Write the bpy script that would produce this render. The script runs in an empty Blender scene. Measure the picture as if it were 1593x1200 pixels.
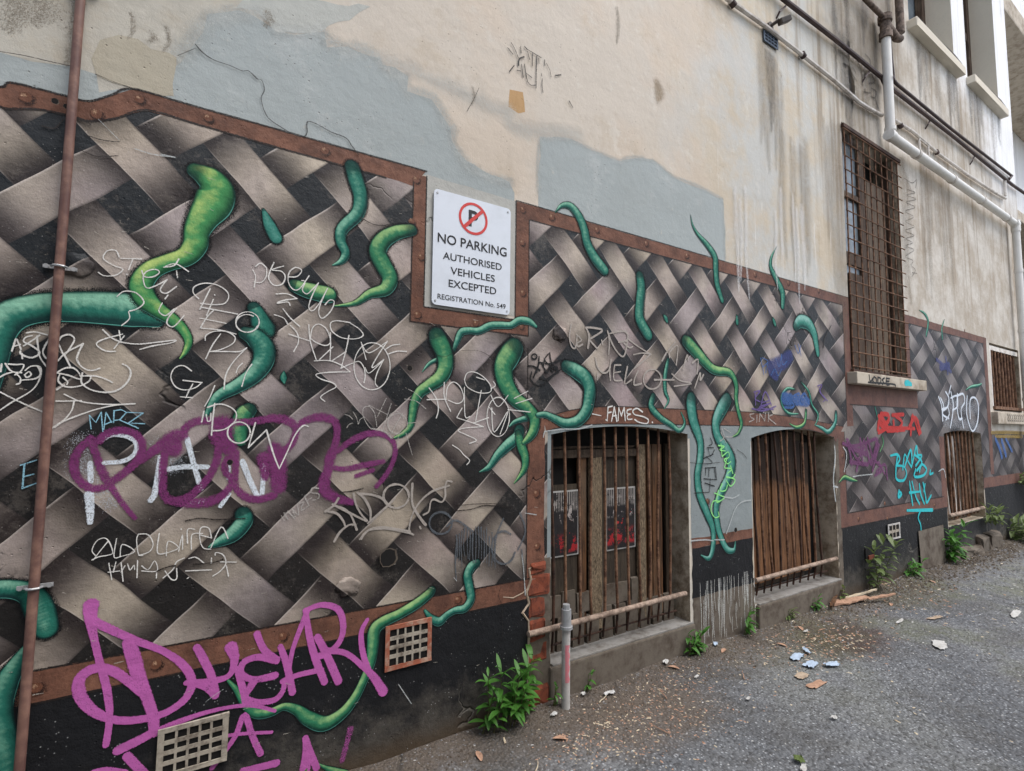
import bpy, bmesh, math, random
from mathutils import Vector, Matrix, noise
from mathutils.geometry import delaunay_2d_cdt
random.seed(7)
sc = bpy.context.scene
C = sc.collection

# ------------------------------------------------------------------ camera
RIGHT = Vector((0.84002493, -0.54245552, 0.01000629))
UP = Vector((-0.04991929, -0.0589118, 0.99701427))
FWD = Vector((0.54024641, 0.83801635, 0.07656638))
CAM = Vector((0.0, -2.3, 1.48))
cd = bpy.data.cameras.new('camera')
cam = bpy.data.objects.new('camera', cd)
C.objects.link(cam)
cam.matrix_world = Matrix(((RIGHT.x, UP.x, -FWD.x, CAM.x), (RIGHT.y, UP.y, -FWD.y, CAM.y),
                           (RIGHT.z, UP.z, -FWD.z, CAM.z), (0, 0, 0, 1)))
cd.sensor_width = 36
cd.lens = 36 * 800 / 1593
cd.clip_start = 0.05
cd.clip_end = 400
sc.camera = cam

# ------------------------------------------------------------------ light: bright overcast sky over a narrow alley
world = bpy.data.worlds.new('World')
sc.world = world
world.use_nodes = True
wn = world.node_tree
bg = wn.nodes['Background']
sky = wn.nodes.new('ShaderNodeTexSky')
sky.sky_type = 'NISHITA'
sky.sun_disc = False
sky.sun_elevation = math.radians(62)
sky.sun_rotation = math.radians(150)
sky.dust_density = 2.5
sky.air_density = 0.8
sky.ozone_density = 0.8
hs = wn.nodes.new('ShaderNodeHueSaturation')
hs.inputs['Saturation'].default_value = 0.55      # thin cloud whitens the sky
wn.links.new(sky.outputs[0], hs.inputs['Color'])
wn.links.new(hs.outputs[0], bg.inputs[0])
bg.inputs[1].default_value = 0.15
sd = bpy.data.lights.new('sun', 'SUN')
sd.energy = 1.0
sd.angle = math.radians(40)
sd.color = (1.0, 0.97, 0.93)
sun = bpy.data.objects.new('sun', sd)
C.objects.link(sun)
# azimuth 150 deg, elevation 62 deg: the light comes from beyond the alley's far end, above the camera side
el, az = math.radians(62), math.radians(150)
sdir = Vector((math.sin(az) * math.cos(el), math.cos(az) * math.cos(el), math.sin(el)))
sun.rotation_euler = (-sdir).to_track_quat('-Z', 'Y').to_euler()
sun.location = (4, -3, 14)
sc.view_settings.view_transform = 'Standard'
sc.view_settings.look = 'None'
sc.view_settings.exposure = 0.97
sc.view_settings.gamma = 1
sc.cycles.transparent_max_bounces = 24
sc.cycles.max_bounces = 6
sc.cycles.use_denoising = True

# ------------------------------------------------------------------ survey of the wall: a sight line from the photograph to a point on a plane y = Y
def P(px, py, Y=0.0):
    d = RIGHT * ((px - 796.5) / 800) + UP * ((600 - py) / 800) + FWD
    t = (Y - CAM.y) / d.y
    return CAM + d * t
def PG(px, py, Z=0.0):
    d = RIGHT * ((px - 796.5) / 800) + UP * ((600 - py) / 800) + FWD
    return CAM + d * ((Z - CAM.z) / d.z)
def pxm(px, py):
    return (P(px, py) - P(px, py + 1)).z      # metres per photo pixel at that spot of the wall

FILM = 0.3      # coats of paint are kept within a few millimetres of the wall
# ------------------------------------------------------------------ objects
def empty(name, loc, label=None, cat=None, group=None, kind=None, parent=None):
    o = bpy.data.objects.new(name, None)
    C.objects.link(o)
    o.empty_display_size = 0.1
    o.location = loc
    if parent: put(o, parent)
    tag(o, label, cat, group, kind)
    return o
def tag(o, label=None, cat=None, group=None, kind=None):
    if label: o['label'] = label
    if cat: o['category'] = cat
    if group: o['group'] = group
    if kind: o['kind'] = kind
    return o
def wloc(o):
    v = o.location.copy()
    p = o.parent
    while p:
        v += p.location
        p = p.parent
    return v
def put(o, parent):
    o.parent = parent
    o.location = o.location - wloc(parent)
def mesh(name, verts, faces, mats, parent=None, label=None, mi=None, smooth=False, cols=None, uvs=None, cat=None, group=None, kind=None, origin=None):
    base = Vector(origin) if origin is not None else (wloc(parent) if parent else Vector((0, 0, 0)))
    me = bpy.data.meshes.new(name)
    me.from_pydata([tuple(Vector(v) - base) for v in verts], [], faces)
    if not isinstance(mats, (list, tuple)): mats = [mats]
    for m in mats: me.materials.append(m)
    if mi: me.polygons.foreach_set('material_index', mi)
    if smooth: me.polygons.foreach_set('use_smooth', [True] * len(me.polygons))
    if cols:
        a = me.color_attributes.new('P', 'FLOAT_COLOR', 'POINT')
        flat = []
        for c in cols: flat += list(c)
        a.data.foreach_set('color', flat)
    me.update()
    o = bpy.data.objects.new(name, me)
    C.objects.link(o)
    o.location = base
    if parent: put(o, parent)
    tag(o, label, cat, group, kind)
    return o

class MB:
    """collects simple shapes into one mesh"""
    def __init__(s): s.v = []; s.f = []; s.m = []; s.sm = False
    def add(s, vs, fs, mi=0):
        n = len(s.v); s.v += [Vector(v) for v in vs]
        s.f += [tuple(i + n for i in f) for f in fs]; s.m += [mi] * len(fs)
    def box(s, a, b, mi=0, jit=0.0, chamfer=0.0):
        x0, y0, z0 = a; x1, y1, z1 = b
        c = chamfer
        if c <= 0:
            vs = [(x, y, z) for z in (z0, z1) for y in (y0, y1) for x in (x0, x1)]
            vs = [(x + random.uniform(-jit, jit), y + random.uniform(-jit, jit), z + random.uniform(-jit, jit)) for x, y, z in vs]
            s.add(vs, [(0, 2, 3, 1), (4, 5, 7, 6), (0, 1, 5, 4), (2, 6, 7, 3), (0, 4, 6, 2), (1, 3, 7, 5)], mi)
        else:
            bm = bmesh.new()
            bmesh.ops.create_cube(bm, size=1)
            for v in bm.verts:
                v.co = Vector(((x0 + x1) / 2 + v.co.x * (x1 - x0), (y0 + y1) / 2 + v.co.y * (y1 - y0), (z0 + z1) / 2 + v.co.z * (z1 - z0)))
            bmesh.ops.bevel(bm, geom=list(bm.edges), offset=c, segments=2, affect='EDGES', profile=0.6)
            s.add([v.co.copy() + Vector((random.uniform(-jit, jit),) * 3) for v in bm.verts], [tuple(v.index for v in f.verts) for f in bm.faces], mi)
            bm.free()
    def tube(s, pts, r, n=10, mi=0, caps=True):
        pts = [Vector(p) for p in pts]
        rs = r if isinstance(r, (list, tuple)) else [r] * len(pts)
        base = len(s.v)
        ref = Vector((0.31, 0.2, 0.93)).normalized()
        for i, p in enumerate(pts):
            t = (pts[min(i + 1, len(pts) - 1)] - pts[max(i - 1, 0)]).normalized()
            if abs(t.dot(ref)) > 0.92: ref2 = Vector((1, 0.1, 0))
            else: ref2 = ref
            a = t.cross(ref2).normalized(); b = t.cross(a)
            for k in range(n):
                g = 2 * math.pi * k / n
                s.v.append(p + (a * math.cos(g) + b * math.sin(g)) * rs[i])
        for i in range(len(pts) - 1):
            for k in range(n):
                k2 = (k + 1) % n
                s.f.append((base + i * n + k, base + i * n + k2, base + (i + 1) * n + k2, base + (i + 1) * n + k)); s.m.append(mi)
        if caps:
            s.f.append(tuple(base + k for k in range(n))); s.m.append(mi)
            e = base + (len(pts) - 1) * n
            s.f.append(tuple(e + k for k in reversed(range(n)))); s.m.append(mi)
    def build(s, name, mats, parent=None, label=None, **k):
        o = mesh(name, s.v, s.f, mats, parent, label, mi=s.m, **k)
        bm = bmesh.new(); bm.from_mesh(o.data); bmesh.ops.recalc_face_normals(bm, faces=bm.faces); bm.to_mesh(o.data); bm.free()
        if s.sm:
            o.data.polygons.foreach_set('use_smooth', [True] * len(o.data.polygons))
            try: o.data.set_sharp_from_angle(angle=math.radians(40))
            except Exception: pass
        return o

def inside(p, poly):
    x, y = p; c = False; n = len(poly); j = n - 1
    for i in range(n):
        xi, yi = poly[i]; xj, yj = poly[j]
        if (yi > y) != (yj > y) and x < (xj - xi) * (y - yi) / (yj - yi) + xi: c = not c
        j = i
    return c
def sheet(name, polys, holes, Y, mat, parent, label=None, depth=None, mi=None, **k):
    """flat coat on the wall: union of polygons (x,z) minus holes"""
    if -0.04 < Y < 0: Y *= FILM
    vs = []; es = []
    for pl in polys + holes:
        n = len(vs); vs += [Vector(q) for q in pl]
        es += [(n + i, n + (i + 1) % len(pl)) for i in range(len(pl))]
    r = delaunay_2d_cdt(vs, es, [], 0, 1e-5)
    V = r[0]; F = []
    for f in r[2]:
        c = sum((V[i] for i in f), Vector((0, 0))) / len(f)
        if any(inside(c, q) for q in polys) and not any(inside(c, q) for q in holes):
            a = (V[f[1]] - V[f[0]]).cross(V[f[2]] - V[f[0]])
            F.append(tuple(f) if a > 0 else tuple(reversed(f)))
    v3 = [(q.x, Y, q.y) for q in V]
    nb = len(v3); FF = list(F)
    if depth:
        for pl in holes:                      # reveals
            n = len(v3)
            dd = depth[holes.index(pl)]; v3 += [(x, Y, z) for x, z in pl] + [(x, Y + dd, z) for x, z in pl]
            L = len(pl)
            ar = sum(pl[i][0] * pl[(i + 1) % L][1] - pl[(i + 1) % L][0] * pl[i][1] for i in range(L))
            for i in range(L):
                j = (i + 1) % L
                q = (n + i, n + j, n + L + j, n + L + i)
                FF.append(q if ar < 0 else tuple(reversed(q)))
    # one object per connected piece
    par = list(range(len(v3)))
    def find(a):
        while par[a] != a: par[a] = par[par[a]]; a = par[a]
        return a
    for f in FF:
        r0 = find(f[0])
        for q in f[1:]: par[find(q)] = r0
    if depth: groups = {0: FF}
    else:
        groups = {}
        for f in FF: groups.setdefault(find(f[0]), []).append(f)
    first = None
    for fs in sorted(groups.values(), key=lambda q: -len(q)):
        if len(fs) < 4 and first: continue
        used = sorted({i for f in fs for i in f}); ix = {a: i for i, a in enumerate(used)}
        o = mesh(name, [v3[i] for i in used], [tuple(ix[i] for i in f) for f in fs], mat, parent, label, **k)
        first = first or o
    return first

def smooth_path(pts, seg=5, closed=False):
    """Catmull-Rom through (x, y, w)"""
    if len(pts) < 3: 
        a, b = pts[0], pts[-1]
        return [tuple(a[k] + (b[k] - a[k]) * t / 4 for k in range(3)) for t in range(5)]
    out = []
    n = len(pts)
    for i in range(n - 1):
        p0 = pts[max(i - 1, 0)]; p1 = pts[i]; p2 = pts[i + 1]; p3 = pts[min(i + 2, n - 1)]
        for s in range(seg):
            t = s / seg; t2 = t * t; t3 = t2 * t
            out.append(tuple(0.5 * ((2 * p1[k]) + (-p0[k] + p2[k]) * t + (2 * p0[k] - 5 * p1[k] + 4 * p2[k] - p3[k]) * t2 + (-p0[k] + 3 * p1[k] - 3 * p2[k] + p3[k]) * t3) for k in range(3)))
    out.append(tuple(pts[-1]))
    return out
L2 = Vector((-0.35, 0.94)).normalized()
class Ribbons:
    """strokes of paint on the wall; attribute P = (cross 0..1, light dot 0..1, along 0..1, random)"""
    def __init__(s): s.v = []; s.f = []; s.c = []
    def stroke(s, pts, Y, over=1.0, cols=8, cap=True, straight=False):
        # pts: (X, Z, width in m)
        if straight: path = []; 
        if -0.04 < Y < 0: Y *= FILM
        path = smooth_path(pts) if not straight else [tuple(q) for q in pts]
        # drop doubles
        q = [path[0]]
        for a in path[1:]:
            if math.hypot(a[0] - q[-1][0], a[1] - q[-1][1]) > 1e-4: q.append(a)
        path = q
        if len(path) < 2: return
        rnd = random.random()
        rows = []
        n = len(path)
        for i, (x, z, w) in enumerate(path):
            a = path[max(i - 1, 0)]; b = path[min(i + 1, n - 1)]
            t = Vector((b[0] - a[0], b[1] - a[1]))
            t = t.normalized() if t.length > 0 else Vector((1, 0))
            rows.append((Vector((x, z)), t, max(w, 0.0008) / 2, 0.0, i / (n - 1)))
        if cap:
            p, t, h, e, u = rows[0]
            pre = [(p - t * h * over * k, t, h, k * over, 0.0) for k in (1.0, 0.75, 0.4)]
            p, t, h, e, u = rows[-1]
            post = [(p + t * h * over * k, t, h, k * over, 1.0) for k in (0.4, 0.75, 1.0)]
            rows = pre + rows + post
        base = len(s.v)
        for i, (p, t, h, e, u) in enumerate(rows):
            nrm = Vector((-t.y, t.x))
            d = nrm.dot(L2)
            yy = Y - i * 0.000002
            for k in range(cols + 1):
                sx = (2 * k / cols - 1) * over
                q = p + nrm * h * sx
                s.v.append((q.x, yy, q.y))
                s.c.append((sx / 4 + 0.5, d / 2 + 0.5, u, math.hypot(sx, e) / 4))
        for i in range(len(rows) - 1):
            for k in range(cols):
                a = base + i * (cols + 1) + k
                s.f.append((a, a + 1, a + cols + 2, a + cols + 1))
    def disc(s, x, z, r, Y, n=18, rings=5):
        if -0.04 < Y < 0: Y *= FILM
        base = len(s.v); s.v.append((x, Y, z)); s.c.append((0.5, 0.5, 0.5, 0))
        for j in range(1, rings + 1):
            for k in range(n):
                a = 2 * math.pi * k / n
                s.v.append((x + r * j / rings * math.cos(a), Y, z + r * j / rings * math.sin(a)))
                s.c.append((j / rings / 4 + 0.5, (math.sin(a + 0.6)) / 2 + 0.5, 0.5, j / rings / 4))
        for k in range(n): s.f.append((base, base + 1 + k, base + 1 + (k + 1) % n))
        for j in range(rings - 1):
            for k in range(n):
                a = base + 1 + j * n; s.f.append((a + k, a + n + k, a + n + (k + 1) % n, a + (k + 1) % n))
    def build(s, name, mat, parent, label=None, **k):
        return mesh(name, s.v, s.f, mat, parent, label, cols=s.c, **k)
# ------------------------------------------------------------------ node helper
class NT:
    def __init__(s, name):
        m = bpy.data.materials.new(name); m.use_nodes = True
        s.m = m; s.t = m.node_tree; s.b = s.t.nodes['Principled BSDF']
        s.pos = s.val(s.t.nodes.new('ShaderNodeNewGeometry').outputs['Position'])
    def val(s, sock): return E(s, sock)
    def math(s, op, *a, clamp=False):
        n = s.t.nodes.new('ShaderNodeMath'); n.operation = op; n.use_clamp = clamp
        for i, x in enumerate(a): s.set(n.inputs[i], x)
        return E(s, n.outputs[0])
    def set(s, inp, x):
        if isinstance(x, E): s.t.links.new(x.s, inp)
        else:
            if isinstance(x, (tuple, list)) and len(x) == 3 and inp.type == 'RGBA': x = (*x, 1)
            inp.default_value = x
    def xyz(s, v=None):
        n = s.t.nodes.new('ShaderNodeSeparateXYZ'); s.set(n.inputs[0], v or s.pos)
        return [E(s, o) for o in n.outputs]
    def comb(s, x, y, z):
        n = s.t.nodes.new('ShaderNodeCombineXYZ')
        for i, q in enumerate((x, y, z)): s.set(n.inputs[i], q)
        return E(s, n.outputs[0])
    def noise(s, scale, detail=4, rough=0.55, vec=None, stretch=None, dist=0.0, color=False):
        v = vec or s.pos
        if stretch:
            n = s.t.nodes.new('ShaderNodeMapping'); s.set(n.inputs[0], v); n.inputs['Scale'].default_value = stretch; v = E(s, n.outputs[0])
        n = s.t.nodes.new('ShaderNodeTexNoise'); s.set(n.inputs['Vector'], v)
        n.inputs['Scale'].default_value = scale; n.inputs['Detail'].default_value = detail
        n.inputs['Roughness'].default_value = rough; n.inputs['Distortion'].default_value = dist
        return E(s, n.outputs['Color' if color else 'Fac'])
    def voro(s, scale, feature='F1', vec=None, out='Distance', rnd=1.0):
        n = s.t.nodes.new('ShaderNodeTexVoronoi'); n.feature = feature; s.set(n.inputs['Vector'], vec or s.pos)
        n.inputs['Scale'].default_value = scale; n.inputs['Randomness'].default_value = rnd
        return E(s, n.outputs[out])
    def white(s, v):
        n = s.t.nodes.new('ShaderNodeTexWhiteNoise'); n.noise_dimensions = '3D'; s.set(n.inputs['Vector'], v)
        return E(s, n.outputs['Value'])
    def ramp(s, x, a, b, smooth=True):
        n = s.t.nodes.new('ShaderNodeMapRange'); n.interpolation_type = 'SMOOTHSTEP' if smooth else 'LINEAR'
        s.set(n.inputs[0], x); n.inputs[1].default_value = a; n.inputs[2].default_value = b
        return E(s, n.outputs[0])
    def mix(s, f, a, b, mode='MIX'):
        n = s.t.nodes.new('ShaderNodeMix'); n.data_type = 'RGBA'; n.blend_type = mode
        s.set(n.inputs[0], f)
        for i, q in ((6, a), (7, b)): s.set(n.inputs[i], q if isinstance(q, E) else (*q[:3], 1))
        return E(s, n.outputs[2])
    def scale(s, c, f):
        n = s.t.nodes.new('ShaderNodeVectorMath'); n.operation = 'SCALE'; s.set(n.inputs[0], c if isinstance(c, E) else tuple(c)); s.set(n.inputs[3], f)
        return E(s, n.outputs[0])
    def bump(s, h, strength=0.3, dist=0.01, normal=None):
        n = s.t.nodes.new('ShaderNodeBump'); s.set(n.inputs['Height'], h); n.inputs['Strength'].default_value = strength
        n.inputs['Distance'].default_value = dist
        if normal: s.set(n.inputs['Normal'], normal)
        return E(s, n.outputs[0])
    def attr(s, name='P'):
        n = s.t.nodes.new('ShaderNodeAttribute'); n.attribute_name = name
        q = s.t.nodes.new('ShaderNodeSeparateColor'); s.t.links.new(n.outputs['Color'], q.inputs[0])
        return [E(s, o) for o in q.outputs] + [E(s, n.outputs['Alpha'])]
    def out(s, color=None, rough=None, alpha=None, normal=None, metal=None, spec=None):
        for k, x in (('Base Color', color), ('Roughness', rough), ('Alpha', alpha), ('Normal', normal), ('Metallic', metal), ('Specular IOR Level', spec)):
            if x is not None: s.set(s.b.inputs[k], x if not (k == 'Base Color' and not isinstance(x, E)) else (*x, 1))
        return s.m
class E:
    def __init__(s, n, sock): s.n = n; s.s = sock
    def __add__(a, b): return a.n.math('ADD', a, b)
    __radd__ = __add__
    def __sub__(a, b): return a.n.math('SUBTRACT', a, b)
    def __rsub__(a, b): return a.n.math('SUBTRACT', b, a)
    def __mul__(a, b): return a.n.math('MULTIPLY', a, b)
    __rmul__ = __mul__
    def __truediv__(a, b): return a.n.math('DIVIDE', a, b)
    def abs(a): return a.n.math('ABSOLUTE', a)
    def floor(a): return a.n.math('FLOOR', a)
    def lt(a, b): return a.n.math('LESS_THAN', a, b)
    def gt(a, b): return a.n.math('GREATER_THAN', a, b)
    def min(a, b): return a.n.math('MINIMUM', a, b)
    def max(a, b): return a.n.math('MAXIMUM', a, b)
    def pow(a, b): return a.n.math('POWER', a, b)
    def sqrt(a): return a.n.math('SQRT', a)
    def mod(a, b): return a.n.math('FLOORED_MODULO', a, b)

def lin(r, g, b):
    f = lambda c: (c / 255 / 12.92) if c <= 10 else ((c / 255 + 0.055) / 1.055) ** 2.4
    return (f(r), f(g), f(b))

# relief shared by every coat of paint on the rendered wall (it is a function of place, so coats agree)
def wall_relief(n, strength=1.0):
    big = n.noise(2.2, 3, 0.5)
    mid = n.noise(22, 5, 0.65)
    fine = n.noise(170, 3, 0.6)
    wv = n.noise(5, 3, 0.6, color=True)
    vv = n.t.nodes.new('ShaderNodeVectorMath'); vv.operation = 'MULTIPLY_ADD'
    n.t.links.new(wv.s, vv.inputs[0]); vv.inputs[1].default_value = (0.35, 0.35, 0.35); n.t.links.new(n.pos.s, vv.inputs[2])
    cr = n.voro(1.15, 'DISTANCE_TO_EDGE', vec=E(n, vv.outputs[0]))
    zz_ = n.xyz()[2]
    mask = n.ramp(n.noise(1.3, 2, 0.5, stretch=(1, 1, 1.7)), 0.60, 0.68) * (1 - n.ramp(zz_, 2.5, 2.75))
    crack = (1 - n.ramp(cr, 0.0, 0.012)) * mask
    pit = 1 - n.ramp(n.voro(38), 0.06, 0.16)
    pit = pit * n.ramp(n.noise(4, 2), 0.52, 0.62)
    h = big * 2.2 + mid * 0.55 + fine * 0.12 - crack * 1.1 - pit * 0.5
    return n.bump(h, 0.55 * strength, 0.012), crack, pit

def soft_relief(n, strength=1.0):
    return n.bump(n.noise(2.2, 3, 0.5) * 2.2 + n.noise(22, 4, 0.65) * 0.6, 0.55 * strength, 0.012)

def m_plaster(kind='upper'):
    n = NT('plaster_' + kind)
    x, y, z = n.xyz()
    nrm, crack, pit = wall_relief(n)
    blot = n.noise(0.9, 5, 0.6)
    fine = n.noise(9, 6, 0.7)
    streak = n.noise(3.2, 5, 0.6, stretch=(2.6, 1, 0.12))
    streak2 = n.noise(9, 4, 0.6, stretch=(2.2, 1, 0.1))
    if kind == 'upper':
        cream = lin(204, 195, 182); grey = lin(192, 192, 187); tan = lin(206, 192, 175)
        f = n.ramp(x + (blot - 0.5) * 2.4, 2.2, 3.6)
        c = n.mix(f, cream, n.mix(n.ramp(n.noise(1.7, 6, .7), .4, .62), grey, lin(196, 184, 164)))
        f2 = n.ramp(blot + (z - 3.0) * 0.05, 0.5, 0.62) * (1 - n.ramp(x, 3.0, 4.0)) * n.ramp(x, -0.2, 0.8)
        c = n.mix(f2 * 0.7, c, tan)
        f3 = (1 - n.ramp(x + (blot - .5) * 1.5, -0.1, 0.7)) * 0.85
        c = n.mix(f3, c, lin(184, 181, 170))
        tl = (1 - n.ramp(x, -0.5, 0.1)) * n.ramp(z, 2.9, 3.2) * n.ramp(fine, .35, .6)
        c = n.mix(tl * 0.55, c, lin(120, 116, 104))
        c = n.mix(n.ramp(n.noise(2.6, 7, .75), .52, .66) * 0.28, c, lin(176, 158, 130))
        c = n.mix(n.ramp(n.noise(3.7, 7, .8), .56, .62) * 0.35, c, lin(216, 212, 202))
        # far end: paler old paint with brown water streaks, whitened high up for sky brightness
        far = n.ramp(x, 4.6, 6.0)
        c = n.mix(far, c, n.mix(n.ramp(n.noise(1.9, 7, .75), .38, .62), lin(200, 195, 186), lin(172, 162, 148)))
        whit = n.ramp(x + (fine - .5), 9.0, 10.2) * n.ramp(z, 4.4, 5.6)
        whit = whit.max(n.ramp(x + (fine - .5) * .4, 7.2, 8.6) * n.ramp(z + (fine - .5), 5.6, 6.6))
        c = n.mix(whit, c, lin(236, 237, 238))  # white paint and the open sky's brightness together in one colour
        st = n.ramp(streak, 0.47, 0.68) * n.ramp(x, 3.2, 5.0) * n.ramp(z, 2.3, 4.0) * (1 - whit * 0.8)
        c = n.mix(st * 0.7, c, lin(138, 122, 102))
        grime = n.ramp(x, 4.4, 5.2) * (1 - n.ramp(x, 6.3, 7.0)) * n.ramp(z + (streak - .5) * 2, 4.3, 5.2)
        c = n.mix(grime * 0.55 * n.ramp(blot, .35, .6), c, lin(98, 88, 74))
        st = n.ramp(streak2, 0.56, 0.74) * n.ramp(x, 4.2, 5.4)
        c = n.mix(st * 0.4 * n.ramp(z, 2.2, 3.6), c, lin(96, 84, 70))
        dr = n.ramp(streak2, 0.6, 0.68) * n.ramp(x, 3.0, 3.4) * (1 - n.ramp(x, 5.0, 5.4)) * (1 - n.ramp(z, 3.3, 4.0))
        c = n.mix(dr * 0.5, c, lin(226, 226, 224))
    elif kind == 'blue':
        c = n.mix(blot, lin(170, 177, 176), lin(160, 168, 168))
        c = n.mix(n.ramp(n.noise(4, 7, .8), 0.52, 0.66) * 0.5, c, lin(186, 190, 188))
        c = n.mix(n.ramp(n.noise(11, 6, .8), 0.6, 0.68) * 0.4, c, lin(206, 198, 182))
    elif kind == 'bluelight':
        c = n.mix(blot, lin(186, 188, 182), lin(176, 178, 172))
    elif kind == 'sand':
        c = n.mix(fine, lin(166, 158, 140), lin(184, 178, 162))
    elif kind == 'ochre':
        c = n.mix(fine, lin(176, 140, 96), lin(196, 164, 124))
    elif kind == 'signfield':
        c = n.mix(fine, lin(172, 174, 170), lin(186, 184, 176))
    elif kind == 'grey':
        c = n.mix(n.noise(6, 5, .7), lin(150, 158, 158), lin(120, 128, 130))
    elif kind == 'reveal':
        rv_ = n.noise(7, 6, .75)
        c = n.mix(n.ramp(rv_, .35, .65), lin(196, 184, 164), lin(124, 110, 92))
        c = n.mix(n.ramp(z, 4, 5), c, lin(214, 206, 190))
    mot = n.ramp(n.noise(30, 4, .7), 0.3, 0.8)
    c = n.mix(mot * 0.16, c, n.scale(c, 0.72))
    c = n.mix(n.ramp(blot, 0.55, 0.8) * 0.15, c, lin(120, 110, 92))
    c = n.mix(crack * 0.55, c, lin(70, 62, 54))
    c = n.mix(pit * 0.5, c, lin(96, 86, 74))
    return n.out(c, 0.88, normal=nrm, spec=0.2)

def m_weave():
    n = NT('painted_weave')
    x, y, z = n.xyz()
    wob = n.noise(3.0, 2, 0.5, color=True)
    wx, wy, wz = n.xyz(wob)
    x1 = x + (wx - 0.5) * 0.035; z1 = z + (wz - 0.5) * 0.035
    k = (x1 - 0.02) / 0.208 - (x1 - 4.7).max(0.0) * 1.36
    m = (2.467 - z1) / 0.2025
    a = (k + m) * 0.5; b = (k - m) * 0.5
    ia = a.floor(); ib = b.floor()
    fa = a - ia - 0.5; fb = b - ib - 0.5
    par = (ia + ib).mod(2.0)                      # 0: back-slash strip on top
    hw = 0.25
    in_s = fa.abs().lt(hw); in_b = fb.abs().lt(hw)
    over_b = par.lt(0.5)
    # which strip is seen here
    show_b = in_b * ((1 - in_s).max(over_b))
    show_s = in_s * ((1 - in_b).max(1 - over_b))
    # distance along each strip from the nearest crossing where it lies on top (0..1)
    tb = fa.abs() + par * (1 - fa.abs() * 2)
    ts = fb.abs() + (1 - par) * (1 - fb.abs() * 2)
    ida = ((a - ib + 0.5) * 0.5).floor()
    idb = ((b - ia - 0.5) * 0.5).floor()
    r_b = n.white(n.comb(ida, ib, 3.0)); r_s = n.white(n.comb(ia, idb, 9.0))
    r = show_b * r_b + show_s * r_s
    t = show_b * tb + show_s * ts
    off = (r - 0.5) * 0.16
    lum = 1 - n.ramp((t + off).abs() + (n.noise(4.5, 4, .65) - .5) * .25, 0.0, 0.74)
    brush = n.noise(14, 5, 0.65)
    brush2 = n.noise(60, 4, 0.7)
    lum = (lum * (0.72 + 0.5 * r) * (0.56 + brush * 0.86) + (brush2 - 0.5) * 0.16 * lum).min(1.0)
    # lit edge of each slat
    ehi_s = (n.ramp(fa, -hw, -hw + 0.03)); e1 = (1 - ehi_s) * show_s
    ehi_b = (n.ramp(fb, -hw, -hw + 0.02)); e2 = (1 - ehi_b) * show_b * 0.45
    edge = (e1 + e2) * (1 - n.ramp(t, 0.45, 0.78))
    # dark rim on the other edge
    rim = n.ramp(fa, hw - 0.035, hw) * show_s + n.ramp(fb, hw - 0.03, hw) * show_b
    hue = n.noise(1.6, 2, 0.5)
    warm = n.mix(n.ramp(hue, 0.38, 0.62), lin(198, 186, 170), lin(180, 168, 168))
    warm = n.mix(n.ramp(n.noise(2.3, 2, .5, stretch=(1, 1, 1.3)), .5, .66) * n.ramp(x, 0.4, 1.2) * 0.5, warm, lin(168, 142, 148))
    warm = n.mix(r * 0.55, warm, lin(158, 144, 122))
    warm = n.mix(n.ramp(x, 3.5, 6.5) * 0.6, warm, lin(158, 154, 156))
    dark = n.mix(hue, lin(36, 32, 35), lin(40, 31, 29))
    col = n.mix(lum, dark, warm)
    col = n.mix(edge * 0.7, col, lin(214, 204, 196))
    col = n.mix(rim * 0.6, col, lin(44, 40, 42))
    void = n.mix(n.ramp(z, 0.8, 2.6), lin(10, 13, 15), lin(20, 27, 33))
    void = n.mix(n.ramp(brush2, 0.58, 0.7) * 0.12, void, lin(70, 76, 78))
    seen = (show_b + show_s).min(1.0)
    col = n.mix(seen, void, col)
    nrm, crack, pit = wall_relief(n, 1.2)
    scuff = n.ramp(n.noise(20, 6, 0.85, stretch=(0.45, 1, 2.4)), 0.60, 0.74)
    col = n.mix(scuff * 0.3, col, lin(168, 162, 156))
    wear = n.ramp(n.noise(3.4, 8, 0.82), 0.53, 0.62)
    col = n.mix(wear * 0.26, col, lin(128, 120, 112))
    grime = n.ramp(n.noise(1.4, 6, 0.75), 0.5, 0.68)
    col = n.mix(grime * 0.34, col, lin(42, 36, 33))
    chipm = n.ramp(n.noise(13, 7, 0.85), 0.635, 0.65)
    col = n.mix(chipm * 0.55, col, lin(150, 142, 132))
    spk = (1 - n.ramp(n.voro(55), 0.05, 0.12)) * n.ramp(n.noise(3.1, 2), 0.5, 0.6)
    col = n.mix(spk * 0.5, col, lin(196, 192, 188))
    col = n.mix(crack * 0.8, col, lin(30, 26, 24))
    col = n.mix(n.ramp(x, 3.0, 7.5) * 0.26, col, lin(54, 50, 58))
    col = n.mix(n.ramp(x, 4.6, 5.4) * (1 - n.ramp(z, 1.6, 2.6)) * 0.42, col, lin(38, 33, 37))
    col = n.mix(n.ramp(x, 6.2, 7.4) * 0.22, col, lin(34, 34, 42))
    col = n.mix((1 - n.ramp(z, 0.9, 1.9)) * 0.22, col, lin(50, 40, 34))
    return n.out(col, 0.62, normal=nrm, spec=0.35)

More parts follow.
